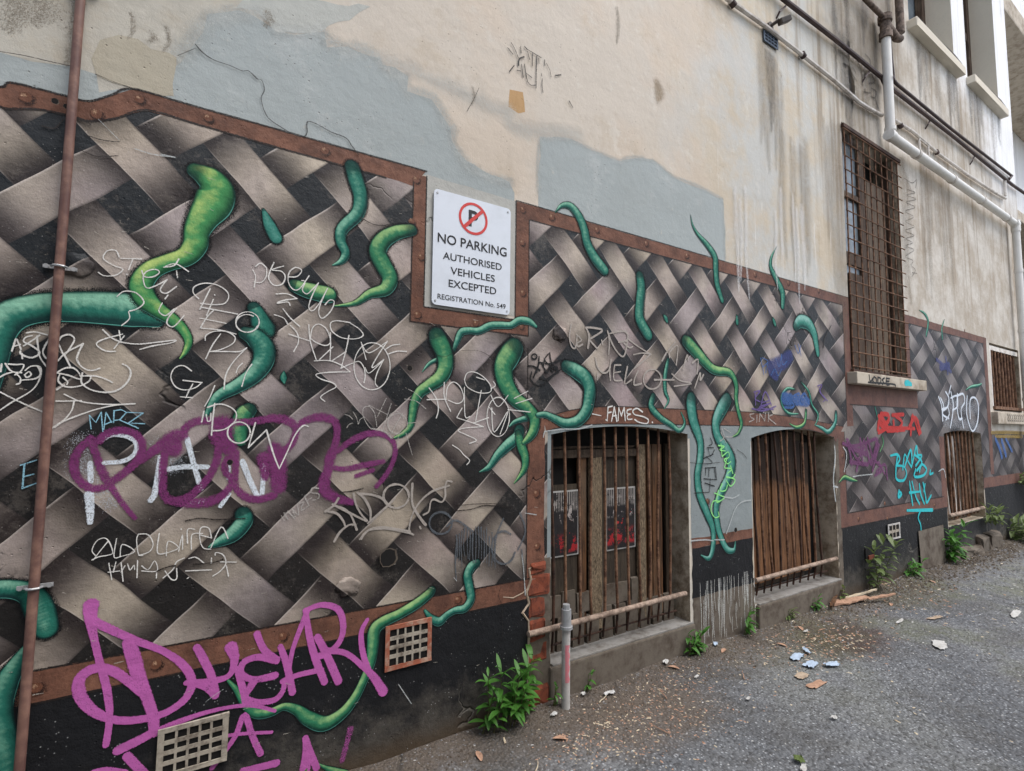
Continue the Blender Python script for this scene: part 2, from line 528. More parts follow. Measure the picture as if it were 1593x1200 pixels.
def m_rust():
    n = NT('painted_rust_border')
    nrm, crack, pit = wall_relief(n, 1.2)
    a = n.noise(7, 6, 0.7); b = n.noise(34, 5, 0.75)
    c = n.mix(n.ramp(a, 0.3, 0.7), lin(84, 56, 45), lin(128, 88, 70))
    c = n.mix(n.ramp(b, 0.5, 0.68) * 0.5, c, lin(78, 46, 36))
    c = n.mix(n.ramp(n.noise(60, 4, .8), 0.62, 0.72) * 0.45, c, lin(172, 128, 104))
    x, y, z = n.xyz()
    c = n.mix(n.ramp(x, 2.6, 5.5) * 0.45, c, lin(92, 68, 66))
    c = n.mix(crack * .8, c, lin(30, 22, 18))
    return n.out(c, 0.7, normal=nrm, spec=0.3)

def m_black():
    n = NT('black_plinth_paint')
    nrm, crack, pit = wall_relief(n, 1.6)
    x, y, z = n.xyz()
    a = n.noise(8, 6, 0.75)
    c = n.mix(a, lin(10, 11, 14), lin(25, 26, 30))
    worn = n.ramp(a + (0.34 - z) * 1.5, 0.55, 1.0) 
    c = n.mix(worn * 0.8, c, n.mix(n.noise(25, 5, .7), lin(96, 94, 88), lin(70, 62, 54)))
    c = n.mix((1 - n.ramp(z + (a - .5) * .12, 0.0, 0.12)) * 0.8, c, lin(74, 60, 44))
    chips = (1 - n.ramp(n.voro(60), 0.08, 0.16)) * n.ramp(n.noise(6, 3), 0.5, 0.58)
    chips = chips.max(n.ramp(n.noise(26, 5, .8), 0.64, 0.67) * n.ramp(x, 4.5, 6.0) * 0.8)
    c = n.mix(chips * 0.75, c, lin(170, 172, 172))
    c = n.mix(crack * .6, c, lin(120, 116, 108))
    return n.out(c, 0.72, normal=nrm, spec=0.3)

def grain(n, a):
    '''a film of paint is there or not, droplet by droplet'''
    x, y, z = n.xyz()
    w = n.white(n.comb((x * 700.0).floor(), 0.0, (z * 700.0).floor()))
    return a.gt(w * 0.96 + 0.02)

def m_tent(kind):
    n = NT('painted_tentacle_' + kind)
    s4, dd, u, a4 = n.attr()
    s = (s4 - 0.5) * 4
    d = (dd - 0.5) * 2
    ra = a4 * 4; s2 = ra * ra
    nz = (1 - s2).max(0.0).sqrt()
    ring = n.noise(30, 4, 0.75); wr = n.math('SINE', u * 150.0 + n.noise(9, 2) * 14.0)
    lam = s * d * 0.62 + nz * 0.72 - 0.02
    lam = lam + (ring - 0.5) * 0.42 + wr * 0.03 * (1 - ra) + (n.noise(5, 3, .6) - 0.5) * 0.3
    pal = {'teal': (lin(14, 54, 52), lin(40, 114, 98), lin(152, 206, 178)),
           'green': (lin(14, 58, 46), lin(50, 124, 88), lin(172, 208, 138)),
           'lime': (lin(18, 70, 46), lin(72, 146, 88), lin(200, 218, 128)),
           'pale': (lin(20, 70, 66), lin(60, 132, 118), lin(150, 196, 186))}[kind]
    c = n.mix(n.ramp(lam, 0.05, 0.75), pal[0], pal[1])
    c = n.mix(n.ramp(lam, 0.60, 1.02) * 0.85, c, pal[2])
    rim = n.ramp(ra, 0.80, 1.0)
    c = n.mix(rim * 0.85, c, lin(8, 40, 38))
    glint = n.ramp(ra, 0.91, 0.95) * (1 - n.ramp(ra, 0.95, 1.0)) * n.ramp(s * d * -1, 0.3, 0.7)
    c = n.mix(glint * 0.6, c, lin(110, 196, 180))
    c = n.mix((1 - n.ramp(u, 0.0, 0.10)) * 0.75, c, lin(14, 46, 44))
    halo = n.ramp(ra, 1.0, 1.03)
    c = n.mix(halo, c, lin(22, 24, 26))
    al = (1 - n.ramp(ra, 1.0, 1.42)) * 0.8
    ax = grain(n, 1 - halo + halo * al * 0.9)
    nrm = soft_relief(n, 1.2)
    c = n.mix(n.ramp(n.noise(60, 4, .8), 0.64, 0.74) * 0.3, c, lin(150, 180, 160))
    return n.out(c, 0.75, alpha=ax, normal=nrm, spec=0.2)

def m_spray(name, col, soft=0.3, opacity=0.92, var=0.12):
    n = NT(name)
    s4, dd, u, a4 = n.attr()
    s = a4 * 4
    nz = n.noise(120, 3, 0.8)
    al = 1 - n.ramp(s + (nz - 0.5) * var * 2, 1 - soft, 1.0)
    al = grain(n, al * opacity * (1 - n.ramp(n.noise(18, 4, .7), 0.56, 0.8) * 0.4) * (0.86 + n.noise(5, 3, .6) * 0.28))
    nrm = soft_relief(n, 1.1)
    c = n.mix(n.noise(30, 3), col, tuple(q * 0.86 for q in col))
    return n.out(c, 0.6, alpha=al, normal=nrm, spec=0.3)

def m_dry(name, col, opacity=0.9):
    """brushed or worn-off paint"""
    n = NT(name)
    s4, dd, u, a4 = n.attr()
    s = a4 * 4
    nz = n.noise(160, 3, 0.7)
    al = (1 - n.ramp(s + (nz - .5) * .5, 0.65, 1.0)) * (0.62 + n.ramp(nz, 0.36, 0.6) * 0.38) * opacity
    al = grain(n, al)
    nrm = soft_relief(n, 1.1)
    return n.out(col, 0.65, alpha=al, normal=nrm)

def m_wood(name, c1, c2, stretch=(9, 9, 0.7), worn=0.3, rough=0.75, soot=None):
    n = NT(name)
    g = n.noise(6, 6, 0.65, stretch=stretch); g2 = n.noise(26, 5, 0.7, stretch=(5, 5, 0.4)); b = n.noise(3.2, 4, 0.6)
    c = n.mix(n.ramp(g, 0.3, 0.7), c1, c2)
    c = n.mix(n.ramp(g2, 0.5, 0.7) * 0.5, c, tuple(q * 0.4 for q in c1))
    c = n.mix(n.ramp(b, 0.5, 0.75) * worn, c, lin(146, 132, 112))
    c = n.mix(n.ramp(n.noise(11, 6, .8, stretch=(2, 2, .8)), .55, .66) * .5, c, tuple(q * .3 for q in c1))
    if soot:
        x, y, z = n.xyz(); c = n.mix(n.ramp(z + (b - .5) * .5, soot, soot + .16) * 0.85, c, lin(22, 18, 16))
    return n.out(c, rough, normal=n.bump(g2 * 0.6 + g, 0.5, 0.01), spec=0.3)

def m_simple(name, col, rough=0.6, metal=0.0, dirt=0.3, dirtcol=None, scale=12, spec=0.4, bumps=0.2):
    n = NT(name)
    a = n.noise(scale, 6, 0.7); b = n.noise(scale * 0.25, 4, 0.6)
    c = n.mix(n.ramp(a, 0.4, 0.75) * dirt, col, dirtcol or tuple(q * 0.45 for q in col))
    c = n.mix(n.ramp(b, 0.5, 0.75) * dirt * 0.8, c, dirtcol or tuple(q * 0.6 for q in col))
    return n.out(c, n.ramp(a, 0, 1) * 0.15 + (rough - 0.07), metal=metal, normal=n.bump(a, bumps, 0.004), spec=spec)

def m_rustmetal(name='rusty_iron', c1=None, c2=None):
    n = NT(name)
    a = n.noise(18, 6, 0.75); b = n.noise(80, 4, 0.7)
    c = n.mix(n.ramp(a, 0.35, 0.65), c1 or lin(74, 50, 38), c2 or lin(142, 108, 84))
    c = n.mix(n.ramp(b, 0.5, 0.7) * 0.5, c, lin(48, 34, 28))
    return n.out(c, 0.8, normal=n.bump(b, 0.4, 0.002), spec=0.3, metal=0.1)

def m_asphalt():
    n = NT('asphalt')
    x, y, z = n.xyz()
    big = n.noise(0.9, 5, 0.6); mid = n.noise(7, 5, 0.7); fine = n.noise(150, 3, 0.7)
    ag = n.voro(62); agc = n.voro(62, out='Color')
    g = n.xyz(agc)[0]
    c = n.mix(n.ramp(big, 0.35, 0.65), lin(100, 103, 107), lin(124, 126, 128))
    c = n.mix((1 - n.ramp(ag, 0.2, 0.42)) * n.ramp(g, 0.35, 0.9) * 0.8, c, lin(182, 186, 190))
    c = n.mix((1 - n.ramp(g, 0.05, 0.4)) * 0.6, c, lin(62, 61, 62))
    c = n.mix(n.ramp(n.noise(2.2, 7, .75), .5, .62) * .4, c, lin(86, 84, 80))
    c = n.mix(n.ramp(fine, 0.45, 0.7) * 0.35, c, lin(70, 70, 72))
    # dirt collects along the wall, moss where the alley stays wet
    edge = n.ramp(y + (mid - 0.5) * 0.5 + (big - .5) * .5, -0.5, -0.06)
    c = n.mix(edge * 0.78, c, n.mix(n.noise(60, 5, .75), lin(62, 50, 40), lin(104, 90, 74)))
    stain_ = n.ramp(n.noise(1.1, 7, .75, dist=.6), .54, .6)
    c = n.mix(stain_ * .3, c, lin(70, 68, 66))
    cr_ = (1 - n.ramp(n.voro(.8, 'DISTANCE_TO_EDGE'), 0.0, .008)) * n.ramp(n.noise(1.7, 3), .5, .6)
    c = n.mix(cr_ * .7, c, lin(44, 42, 40))
    for cx_, cy_, r_, col_, st_ in ((4.05, -.42, .42, (66, 50, 42), .85), (2.1, -.38, .42, (96, 84, 72), .7), (5.6, -.25, .5, (86, 82, 62), .6)):
        dx_ = (x - cx_) * 0.55; dy_ = y - cy_
        dd_ = (dx_ * dx_ + dy_ * dy_).sqrt() + (mid - .5) * .3
        c = n.mix((1 - n.ramp(dd_, r_ * .3, r_ * .8)) * st_, c, lin(*col_))
    moss = n.ramp(big + mid * 0.3, 0.62, 0.8) * n.ramp(x, 2.2, 5.0)
    c = n.mix(moss * 0.55, c, lin(92, 96, 66))
    far = n.ramp(x, 5.5, 8.0)
    c = n.mix(far * n.ramp(mid, .45, .65) * 0.35, c, lin(150, 148, 140))
    h = ag * -0.9 + fine * 0.35 + mid * 0.9
    return n.out(c, 0.82, normal=n.bump(h, 0.9, 0.012), spec=0.35)

def m_leaf(name, c1, c2):
    n = NT(name)
    c = n.mix(n.noise(14, 3), c1, c2)
    n.out(c, 0.5, spec=0.4)
    n.b.inputs['Subsurface Weight'].default_value = 0.0
    t = n.t; tr = t.nodes.new('ShaderNodeBsdfTranslucent'); t.links.new(c.s, tr.inputs[0])
    mx = t.nodes.new('ShaderNodeMixShader'); mx.inputs[0].default_value = 0.3
    o = t.nodes['Material Output']; t.links.new(n.b.outputs[0], mx.inputs[1]); t.links.new(tr.outputs[0], mx.inputs[2]); t.links.new(mx.outputs[0], o.inputs[0])
    return n.m
# ================================================================== materials
M = {
 'plaster': m_plaster('upper'), 'blue': m_plaster('blue'), 'bluelight': m_plaster('bluelight'), 'sand': m_plaster('sand'),
 'ochre': m_plaster('ochre'), 'signfield': m_plaster('signfield'), 'grey': m_plaster('grey'), 'reveal': m_plaster('reveal'),
 'weave': m_weave(), 'rust': m_rust(), 'black': m_black(),
 'iron': m_rustmetal(), 'iron_dark': m_rustmetal('dark_iron', lin(40, 30, 27), lin(86, 62, 50)), 'iron_pale': m_rustmetal('pale_rusty_rail', lin(112, 96, 84), lin(170, 150, 134)),
 'wood_dark': m_wood('dark_board', lin(48, 39, 32), lin(84, 71, 58)), 'wood_brown': m_wood('brown_board', lin(56, 38, 26), lin(112, 78, 50), worn=0.28),
 'wood_soot': m_wood('smoke_stained_board', lin(78, 52, 36), lin(138, 98, 66), worn=0.3, soot=0.92),
 'wood_grey': m_wood('weathered_panel', lin(50, 43, 36), lin(78, 69, 58), worn=0.15), 'wood_red': m_wood('brown_sash', lin(58, 46, 38), lin(96, 78, 64), worn=.35),
 'wood_speck': m_wood('flaking_post', lin(70, 58, 46), lin(160, 142, 116), stretch=(26, 26, 8), worn=0.4),
 'void': m_simple('interior_darkness', lin(16, 14, 13), 0.9, dirt=0.2),
 'concrete': m_simple('worn_concrete', lin(140, 138, 134), 0.9, dirt=0.7, dirtcol=lin(84, 76, 66), scale=14, bumps=0.6),
 'sillstone': m_simple('painted_stone_sill', lin(186, 176, 160), 0.85, dirt=0.7, dirtcol=lin(120, 104, 86), scale=8, bumps=0.4),
 'concrete_dirty': m_simple('dirty_concrete', lin(104, 96, 86), 0.95, dirt=0.8, dirtcol=lin(62, 50, 40), scale=11, bumps=0.8),
 'brick': m_simple('broken_red_brick', lin(124, 64, 44), 0.95, dirt=0.95, dirtcol=lin(62, 38, 32), scale=22, bumps=1.0),
 'mortar': m_simple('torn_plaster_edge', lin(176, 158, 138), 0.95, dirt=0.6, dirtcol=lin(110, 92, 74), scale=30, bumps=0.6),
 'terracotta': m_simple('terracotta_vent', lin(150, 84, 62), 0.9, dirt=0.8, dirtcol=lin(176, 158, 140), scale=30, bumps=0.5),
 'vent_cream': m_simple('cream_vent', lin(164, 156, 142), 0.9, dirt=0.9, dirtcol=lin(84, 72, 62), scale=30, bumps=0.4),
 'vent_blue': m_simple('dull_blue_vent', lin(92, 104, 118), 0.85, dirt=0.6, dirtcol=lin(52, 54, 58), scale=40),
 'pvc': m_simple('white_plastic_pipe', lin(222, 220, 214), 0.4, dirt=0.25, dirtcol=lin(180, 174, 164), scale=8, bumps=0.05),
 'pvc_dirty': m_simple('dirty_white_pipe', lin(214, 208, 200), 0.5, dirt=0.6, dirtcol=lin(128, 112, 96), scale=9, bumps=0.1),
 'pvc_brown': m_simple('brown_pipe', lin(98, 70, 64), 0.5, dirt=0.9, dirtcol=lin(150, 116, 100), scale=10, bumps=0.1),
 'cable': m_simple('dark_cable', lin(58, 44, 44), 0.6, dirt=0.4, dirtcol=lin(110, 90, 80)),
 'steel': m_simple('dull_steel', lin(176, 178, 180), 0.45, metal=0.4, dirt=0.4, dirtcol=lin(120, 116, 110), scale=24),
 'post': m_simple('weathered_grey_post', lin(182, 180, 176), 0.65, dirt=0.6, dirtcol=lin(126, 120, 112), scale=20, bumps=0.2),
 'sign': m_simple('white_sign_enamel', lin(220, 227, 236), 0.35, dirt=0.3, dirtcol=lin(184, 190, 196), scale=6, bumps=0.02),
 'ink': m_simple('sign_black', lin(28, 30, 34), 0.5, dirt=0.0), 'red': m_simple('sign_red', lin(206, 62, 58), 0.5, dirt=0.05),
 'glass': m_simple('dusty_glass', lin(120, 132, 140), 0.18, dirt=0.5, dirtcol=lin(70, 74, 76), scale=5, spec=0.8, bumps=0.02),
 'camera': m_simple('dark_lamp_casing', lin(52, 46, 42), 0.5, dirt=0.5, dirtcol=lin(110, 98, 86)),
 'asphalt': m_asphalt(),
 'leaf': m_leaf('weed_leaf', lin(44, 92, 34), lin(96, 150, 62)), 'leaf_dry': m_leaf('dull_weed_leaf', lin(70, 96, 52), lin(126, 140, 84)), 'stem': m_leaf('weed_stem', lin(84, 104, 58), lin(110, 96, 66)),
 'paper': m_simple('soiled_paper', lin(188, 188, 186), 0.85, dirt=0.7, dirtcol=lin(150, 146, 138), scale=30),
 'paper_blue': m_simple('pale_blue_plastic', lin(176, 194, 214), 0.4, dirt=0.3, dirtcol=lin(140, 146, 152), scale=30),
 'splinter': m_simple('splintered_timber', lin(178, 142, 118), 0.85, dirt=0.6, dirtcol=lin(104, 72, 56), scale=30),
 'pebble': m_simple('loose_gravel', lin(128, 128, 128), 0.9, dirt=0.7, dirtcol=lin(80, 80, 82), scale=60),
 'fleck': m_simple('dry_flecks', lin(196, 184, 160), 0.9, dirt=0.6, dirtcol=lin(150, 120, 90), scale=60),
}
tent = {k: m_tent(k) for k in ('teal', 'green', 'lime', 'pale')}
W_ = lin(222, 222, 222)
SP = {
 'pink': m_spray('pink_spray', lin(188, 98, 170), 0.25, 0.97), 'pinkfaint': m_spray('faint_pink_spray', lin(170, 84, 152), 0.6, 0.5),
 'purple': m_spray('purple_spray', lin(124, 54, 108), 0.55, 0.82), 'purple2': m_spray('dull_purple_spray', lin(112, 58, 104), 0.5, 0.7),
 'whitebrush': m_dry('white_brushed_paint', lin(214, 222, 230), 0.97),
 'white': m_spray('white_marker', lin(226, 224, 219), 0.4, 0.95, 0.15), 'whitespray': m_spray('white_spray', lin(214, 222, 232), 0.35, 0.9),
 'haze': m_spray('white_overspray', lin(190, 196, 204), 0.9, 0.22),
 'whitefaint': m_spray('thin_white_marker', lin(190, 186, 180), 0.4, 0.6, 0.05), 'cyanline': m_spray('pale_blue_marker', lin(150, 200, 220), 0.3, 0.85, 0.05),
 'greymark': m_spray('grey_marker', lin(172, 164, 156), 0.25, 0.92, 0.05), 'greypaint': m_spray('grey_drip_paint', lin(92, 98, 104), 0.35, 0.75),
 'black': m_spray('black_marker', lin(16, 17, 19), 0.25, 0.95, 0.05), 'blackfaint': m_spray('worn_black_marker', lin(44, 40, 38), 0.5, 0.6, 0.3),
 'lime': m_spray('lime_marker', lin(150, 236, 140), 0.3, 0.9, 0.05), 'blue': m_spray('blue_spray', lin(62, 104, 168), 0.45, 0.7), 'bluedark': m_spray('dark_blue_spray', lin(56, 66, 124), 0.5, 0.65),
 'violet': m_spray('violet_marker', lin(104, 84, 146), 0.35, 0.8), 'red': m_spray('red_spray', lin(190, 44, 40), 0.4, 0.85), 'cyan': m_spray('turquoise_spray', lin(40, 186, 194), 0.25, 0.95),
 'stain': m_spray('brown_water_stain', lin(118, 104, 84), 1.0, 0.24, 0.6), 'drip': m_spray('pale_run', lin(228, 228, 228), 1.0, 0.38, 0.6), 'soot': m_spray('dark_stain', lin(66, 60, 54), 1.0, 0.34, 0.7),
 'crack': m_spray('plaster_crack', lin(36, 30, 28), 0.6, 0.85, 0.3), 'gouge': m_spray('scraped_plaster', lin(176, 170, 160), 0.6, 0.6, 0.4),
 'crackw': m_spray('pale_crack', lin(190, 196, 196), 0.5, 0.75, 0.3), 'ochrelime': m_spray('yellow_spray', lin(160, 134, 70), 0.5, 0.7),
}

# ================================================================== building
XL, XR, ZT = -3.2, 10.9, 10.2
def arch(x0, x1, z0, z1, rise, n=14):
    pts = [(x0, z0), (x1, z0), (x1, z1)]
    for i in range(1, n):
        t = i / n
        pts.append((x1 + (x0 - x1) * t, z1 + rise * 4 * t * (1 - t)))
    return pts + [(x0, z1)]
def rect(x0, x1, z0, z1): return [(x0, z0), (x1, z0), (x1, z1), (x0, z1)]
W1 = arch(1.745, 2.905, 0.18, 1.43, 0.05)
W2 = arch(3.635, 4.885, 0.18, 1.40, 0.07)
W3 = arch(7.40, 8.63, 0.38, 1.43, 0.04)
TALL = rect(5.25, 6.48, 2.00, 4.45)
FARW = rect(9.17, 10.44, 1.74, 2.66)
U1 = rect(7.02, 8.46, 6.26, 9.0)
U2 = rect(8.95, 10.28, 6.32, 9.0)
OPEN = [W1, W2, W3, TALL, FARW, U1, U2]

bld = empty('building', (XL, 0, 0), 'old rendered building with a woven lattice and tentacle mural along its foot', 'building')
wall = sheet('wall', [rect(XL, XR, -0.05, ZT)], OPEN, 0.0, [M['plaster'], M['reveal']], bld, 'stained cream and grey rendered wall', depth=[.17, .21, .17, .24, .24, .36, .36])
wall.data.polygons.foreach_set('material_index', [0 if abs(q.normal.y) > .5 else 1 for q in wall.data.polygons])
b = MB()
b.box((XL, 0.36, -0.05), (1.60, 4.5, ZT)); b.box((XL, 4.5, -0.05), (XR, 4.8, ZT)); b.box((XR - 0.3, 0.002, -0.05), (XR, 4.5, ZT)); b.box((XL, 0.002, -0.05), (XL + 0.3, 0.36, ZT))
b.box((XL, 0.002, ZT), (XR, 4.8, ZT + 0.2))
b.build('side_wall', M['plaster'], bld)

def patch(name, mat, pts, Y, parent, label=None, rough=0.012, frame=None, holes=()):
    """an irregular patch of paint: outline through photo pixels, made ragged"""
    q = []
    for i in range(len(pts)):
        a = pts[i]; c = pts[(i + 1) % len(pts)]
        A = P(*a); Bq = P(*c)
        L = (Bq - A).length; n = max(1, int(L / 0.05))
        for k in range(n):
            t = k / n; p = A.lerp(Bq, t)
            o = noise.noise(p * 7.0 + Vector((i, 0, 0))) * rough * 2 + random.uniform(-1, 1) * rough * 0.35
            d = (Bq - A).normalized()
            q.append((p.x - d.z * o, p.z + d.x * o))
    return sheet(name, [q], list(holes) + OPEN, Y, mat, parent, label)
def ZF(ox, oy, s): return lambda pts: [(ox + x / s, oy + y / s) for x, y in pts]
z2 = ZF(400, 0, 3.9825)
patch('blue_grey_overpaint', M['blue'], [(-60, 60), (0, 80), (50, 96), (112, 106), (150, 116), (152, 136), (205, 140), (270, 150), (275, 92), (300, 70), (330, 30), (345, 22)] + z2([(0, 70), (130, 190), (400, 200), (430, 270), (560, 310), (760, 360), (780, 410), (920, 470), (930, 570), (1090, 610), (1150, 700), (1210, 800), (1250, 950), (1340, 1050), (1560, 1130)]) + [(800, 300), (800, 320), (664, 270), (640, 268), (208, 146), (140, 160), (0, 140), (-60, 130)], -0.0012, bld, 'blue grey paint rolled over the plaster above the left mural', 0.02)
patch('pale_grey_overpaint', M['bluelight'], z2([(250, -20), (420, 20), (700, 40), (560, 110), (400, 200), (130, 190), (0, 70), (-120, 60), (-60, 0)]), -0.0022, bld, 'greyer paint patch at the top left', 0.02)
patch('blue_grey_overpaint', M['blue'], [(840, 214), (888, 216), (930, 238), (965, 252), (1000, 246), (1016, 250), (1048, 276), (1124, 310), (1128, 360), (1128, 412), (1000, 378), (838, 330)], -0.0016, bld, 'blue grey paint rectangle above the middle of the mural', 0.008)
def feather(pts, mat, w, Y, parent, skip=()):
    rb = Ribbons()
    for i in range(len(pts) - 1):
        if i in skip: continue
        a, c = P(*pts[i]), P(*pts[i + 1])
        mid_ = a.lerp(c, .5)
        rb.stroke([(a.x, a.z, w), (mid_.x + random.uniform(-.02, .02), mid_.z + random.uniform(-.02, .02), w * random.uniform(.7, 1.3)), (c.x, c.z, w)], Y - i * 2e-6, cols=6)
    return rb.build('feathered_edge', mat, parent, kind='stuff')
fm = m_spray('blue_grey_roller_edge', lin(186, 190, 186), 0.98, 0.55, 0.5)
feather([(275, 92), (300, 70), (330, 30)] + z2([(0, 70), (130, 190), (400, 200), (430, 270), (560, 310), (760, 360), (780, 410), (920, 470), (930, 570), (1090, 610), (1150, 700), (1210, 800), (1250, 950), (1340, 1050), (1560, 1130)]), fm, .11, -.0026, bld)
feather([(838, 300), (840, 214), (888, 216), (930, 238), (965, 252), (1000, 246), (1016, 250), (1048, 276), (1124, 310), (1128, 360), (1128, 400)], fm, .05, -.0026, bld)
fg = m_spray('warm_grey_roller_edge', lin(204, 202, 194), 0.98, 0.5, 0.5)
feather(z2([(820, 380), (960, 430), (1200, 540), (1400, 640), (1560, 700)]) + [(800, 200), (840, 205), (900, 212)], fg, .16, -.0029, bld)
patch('sand_patch', M['sand'], [(155, 62), (185, 56), (215, 62), (235, 74), (262, 82), (275, 90), (270, 152), (240, 150), (205, 138), (150, 118), (150, 95)], -0.0030, bld, 'bare sandy plaster patch beside the brown pipe', 0.01)
patch('ochre_chip', M['ochre'], [(793, 140), (814, 144), (817, 175), (806, 178), (790, 166)], -0.0014, bld, 'small ochre chip under the black scribble', 0.004)
sp_ = Ribbons(); q_ = P(1022, 142)
sp_.stroke([(q_.x, q_.z + .06, .10), (q_.x + .02, q_.z, .16), (q_.x + .01, q_.z - .05, .10)], -.0014); sp_.build('brown_stain', m_spray('brown_damp_stain', lin(156, 138, 112), 0.95, 0.65, 0.9), bld)
for px_, py_, w_, h_ in ((111, 45, .035, .14), (203, 42, .02, .05), (234, 58, .03, .02), (258, 62, .02, .05), (60, 12, .10, .05), (22, 10, .10, .08), (415, 30, .05, .03), (735, 150, .02, .05), (960, 40, .04, .12)):
    sp_ = Ribbons(); q_ = P(px_, py_); sp_.stroke([(q_.x, q_.z + h_, w_), (q_.x + .01, q_.z, w_ * 1.5), (q_.x - .005, q_.z - h_, w_ * .7)], -.0036); sp_.build('brown_stain', m_spray('grey_damp_stain', lin(140, 132, 118), 1.0, 0.42, 1.2), bld)
patch('sign_background', M['signfield'], [(661, 290), (664, 272), (803, 314), (806, 492), (660, 478)], -0.0034, bld, 'bare plaster left around the parking sign', 0.0015)

# ---- mural
def pl(pts): return [(P(*p).x, P(*p).z) for p in pts]
weave_poly = [pl([(-60, 135), (0, 150), (60, 155), (110, 166), (140, 174), (175, 165), (207, 154), (300, 180), (662, 280)] )[::-1] + [(0.965, 0.6), (XL, 0.6), (XL, 2.5)][::-1], rect(0.9, 1.58, 0.60, 2.02), rect(1.50, 5.26, 1.52, 2.70), rect(0.965, 1.72, 0.60, 1.6), rect(4.95, 7.42, 0.62, 2.03), rect(5.2, 7.42, 1.4, 2.0), rect(6.46, 9.02, 1.40, 2.70), rect(8.6, 9.02, 0.72, 2.7), rect(9.0, XR - .01, 0.86, 1.46)]
weave = sheet('mural_weave', weave_poly, OPEN, -0.0045, M['weave'], bld, 'painted grey and brown basket weave with dark gaps')
b1 = [(-60, 118), (0, 136), (16, 129), (60, 139), (110, 152), (140, 158), (175, 148), (207, 139), (300, 165), (400, 193), (500, 221), (600, 249), (663, 267)]
b1l = [(641, 289), (600, 277), (500, 249), (400, 221), (300, 192), (228, 172), (180, 185), (140, 189), (110, 181), (60, 171), (14, 170), (0, 166), (-60, 150)]
def subdiv(poly, step=0.06, r=0.0035):
    q = []
    for i in range(len(poly)):
        a = Vector(poly[i]); c = Vector(poly[(i + 1) % len(poly)])
        n = max(1, int((c - a).length / step))
        for k in range(n):
            p = a.lerp(c, k / n); q.append((p.x + random.uniform(-r, r), p.y + random.uniform(-r, r)))
    return q
arch_top = [(845, 652), (880, 640), (935, 633), (1000, 634), (1060, 637), (1160, 641), (1240, 650), (1312, 664)]
arch_bot = [(1300, 688), (1285, 676), (1235, 665), (1170, 663), (1060, 661), (1000, 660), (935, 660), (880, 664), (850, 671)]
rust_polys = [pl(b1 + b1l), rect(0.90, 0.968, 1.975, 2.70), rect(0.90, 1.585, 1.965, 2.045), rect(1.497, 1.585, 1.97, 2.70), rect(1.50, 5.25, 2.625, 2.71),
 rect(5.13, 5.25, 1.50, 2.63), rect(XL, 1.60, 0.565, 0.668), rect(1.585, 1.70, 0.60, 1.52), pl(arch_top + arch_bot), rect(4.955, 5.07, 0.6, 1.45), rect(4.955, 7.40, 0.60, 0.72),
 rect(6.47, 9.05, 2.625, 2.71), rect(6.47, 6.58, 2.0, 2.63), rect(8.92, 9.05, 0.9, 2.65), rect(7.26, 7.40, 0.66, 1.4), rect(8.64, XR - .01, 0.74, 0.87), rect(5.2, 6.72, 1.70, 1.89), rect(2.93, 3.62, 0.665, 0.73)]
rust_polys = [subdiv(q) for q in rust_polys]
border = sheet('mural_border', rust_polys, OPEN, -0.0062, M['rust'], bld, 'painted rusty strap border with rivets')
rim = Ribbons()
def line(rb, pts, w, Y=-0.0075, px=True, **k):
    out = []
    for a in pts:
        if px: p = P(a[0], a[1]); out.append((p.x, p.z, w if len(a) < 3 else a[2]))
        else: out.append((a[0], a[1], w))
    rb.stroke(out, Y, cols=4, **k)
dk = 0.012
for s_ in (b1[:], b1l[1:-1]): line(rim, s_, dk)
for s_ in ([(0.90, 2.66), (0.90, 1.97)], [(0.968, 2.70), (0.968, 2.05)], [(0.968, 2.047), (1.497, 2.047)], [(0.9, 1.967), (1.585, 1.967)], [(1.497, 2.05), (1.497, 2.71)], [(1.585, 1.97), (1.585, 2.62)], [(1.59, 2.623), (3.4, 2.623)], [(3.4, 2.623), (5.13, 2.623)], [(1.5, 2.712), (5.25, 2.712)],
            [(-1.2, 0.668), (1.6, 0.668)], [(-1.2, 0.563), (1.6, 0.563)], [(1.583, 0.67), (1.583, 1.9)], [(5.07, 0.74), (5.07, 1.45)], [(5.07, 0.722), (7.3, 0.722)], [(4.95, 0.598), (7.4, 0.598)], [(5.13, 1.55), (5.13, 2.62)], [(6.5, 2.62), (8.95, 2.62)], [(8.92, 0.95), (8.92, 2.62)], [(6.58, 2.05), (6.58, 2.62)], [(5.2, 1.70), (6.72, 1.70)], [(5.95, 1.72), (5.95, 1.87)]):
    line(rim, s_, 0.010 if s_[0][0] < 3 else 0.014, px=False)
line(rim, arch_top, 0.008); line(rim, list(reversed(arch_bot)), 0.008)
rim.build('border_outline', SP['crack'], border)
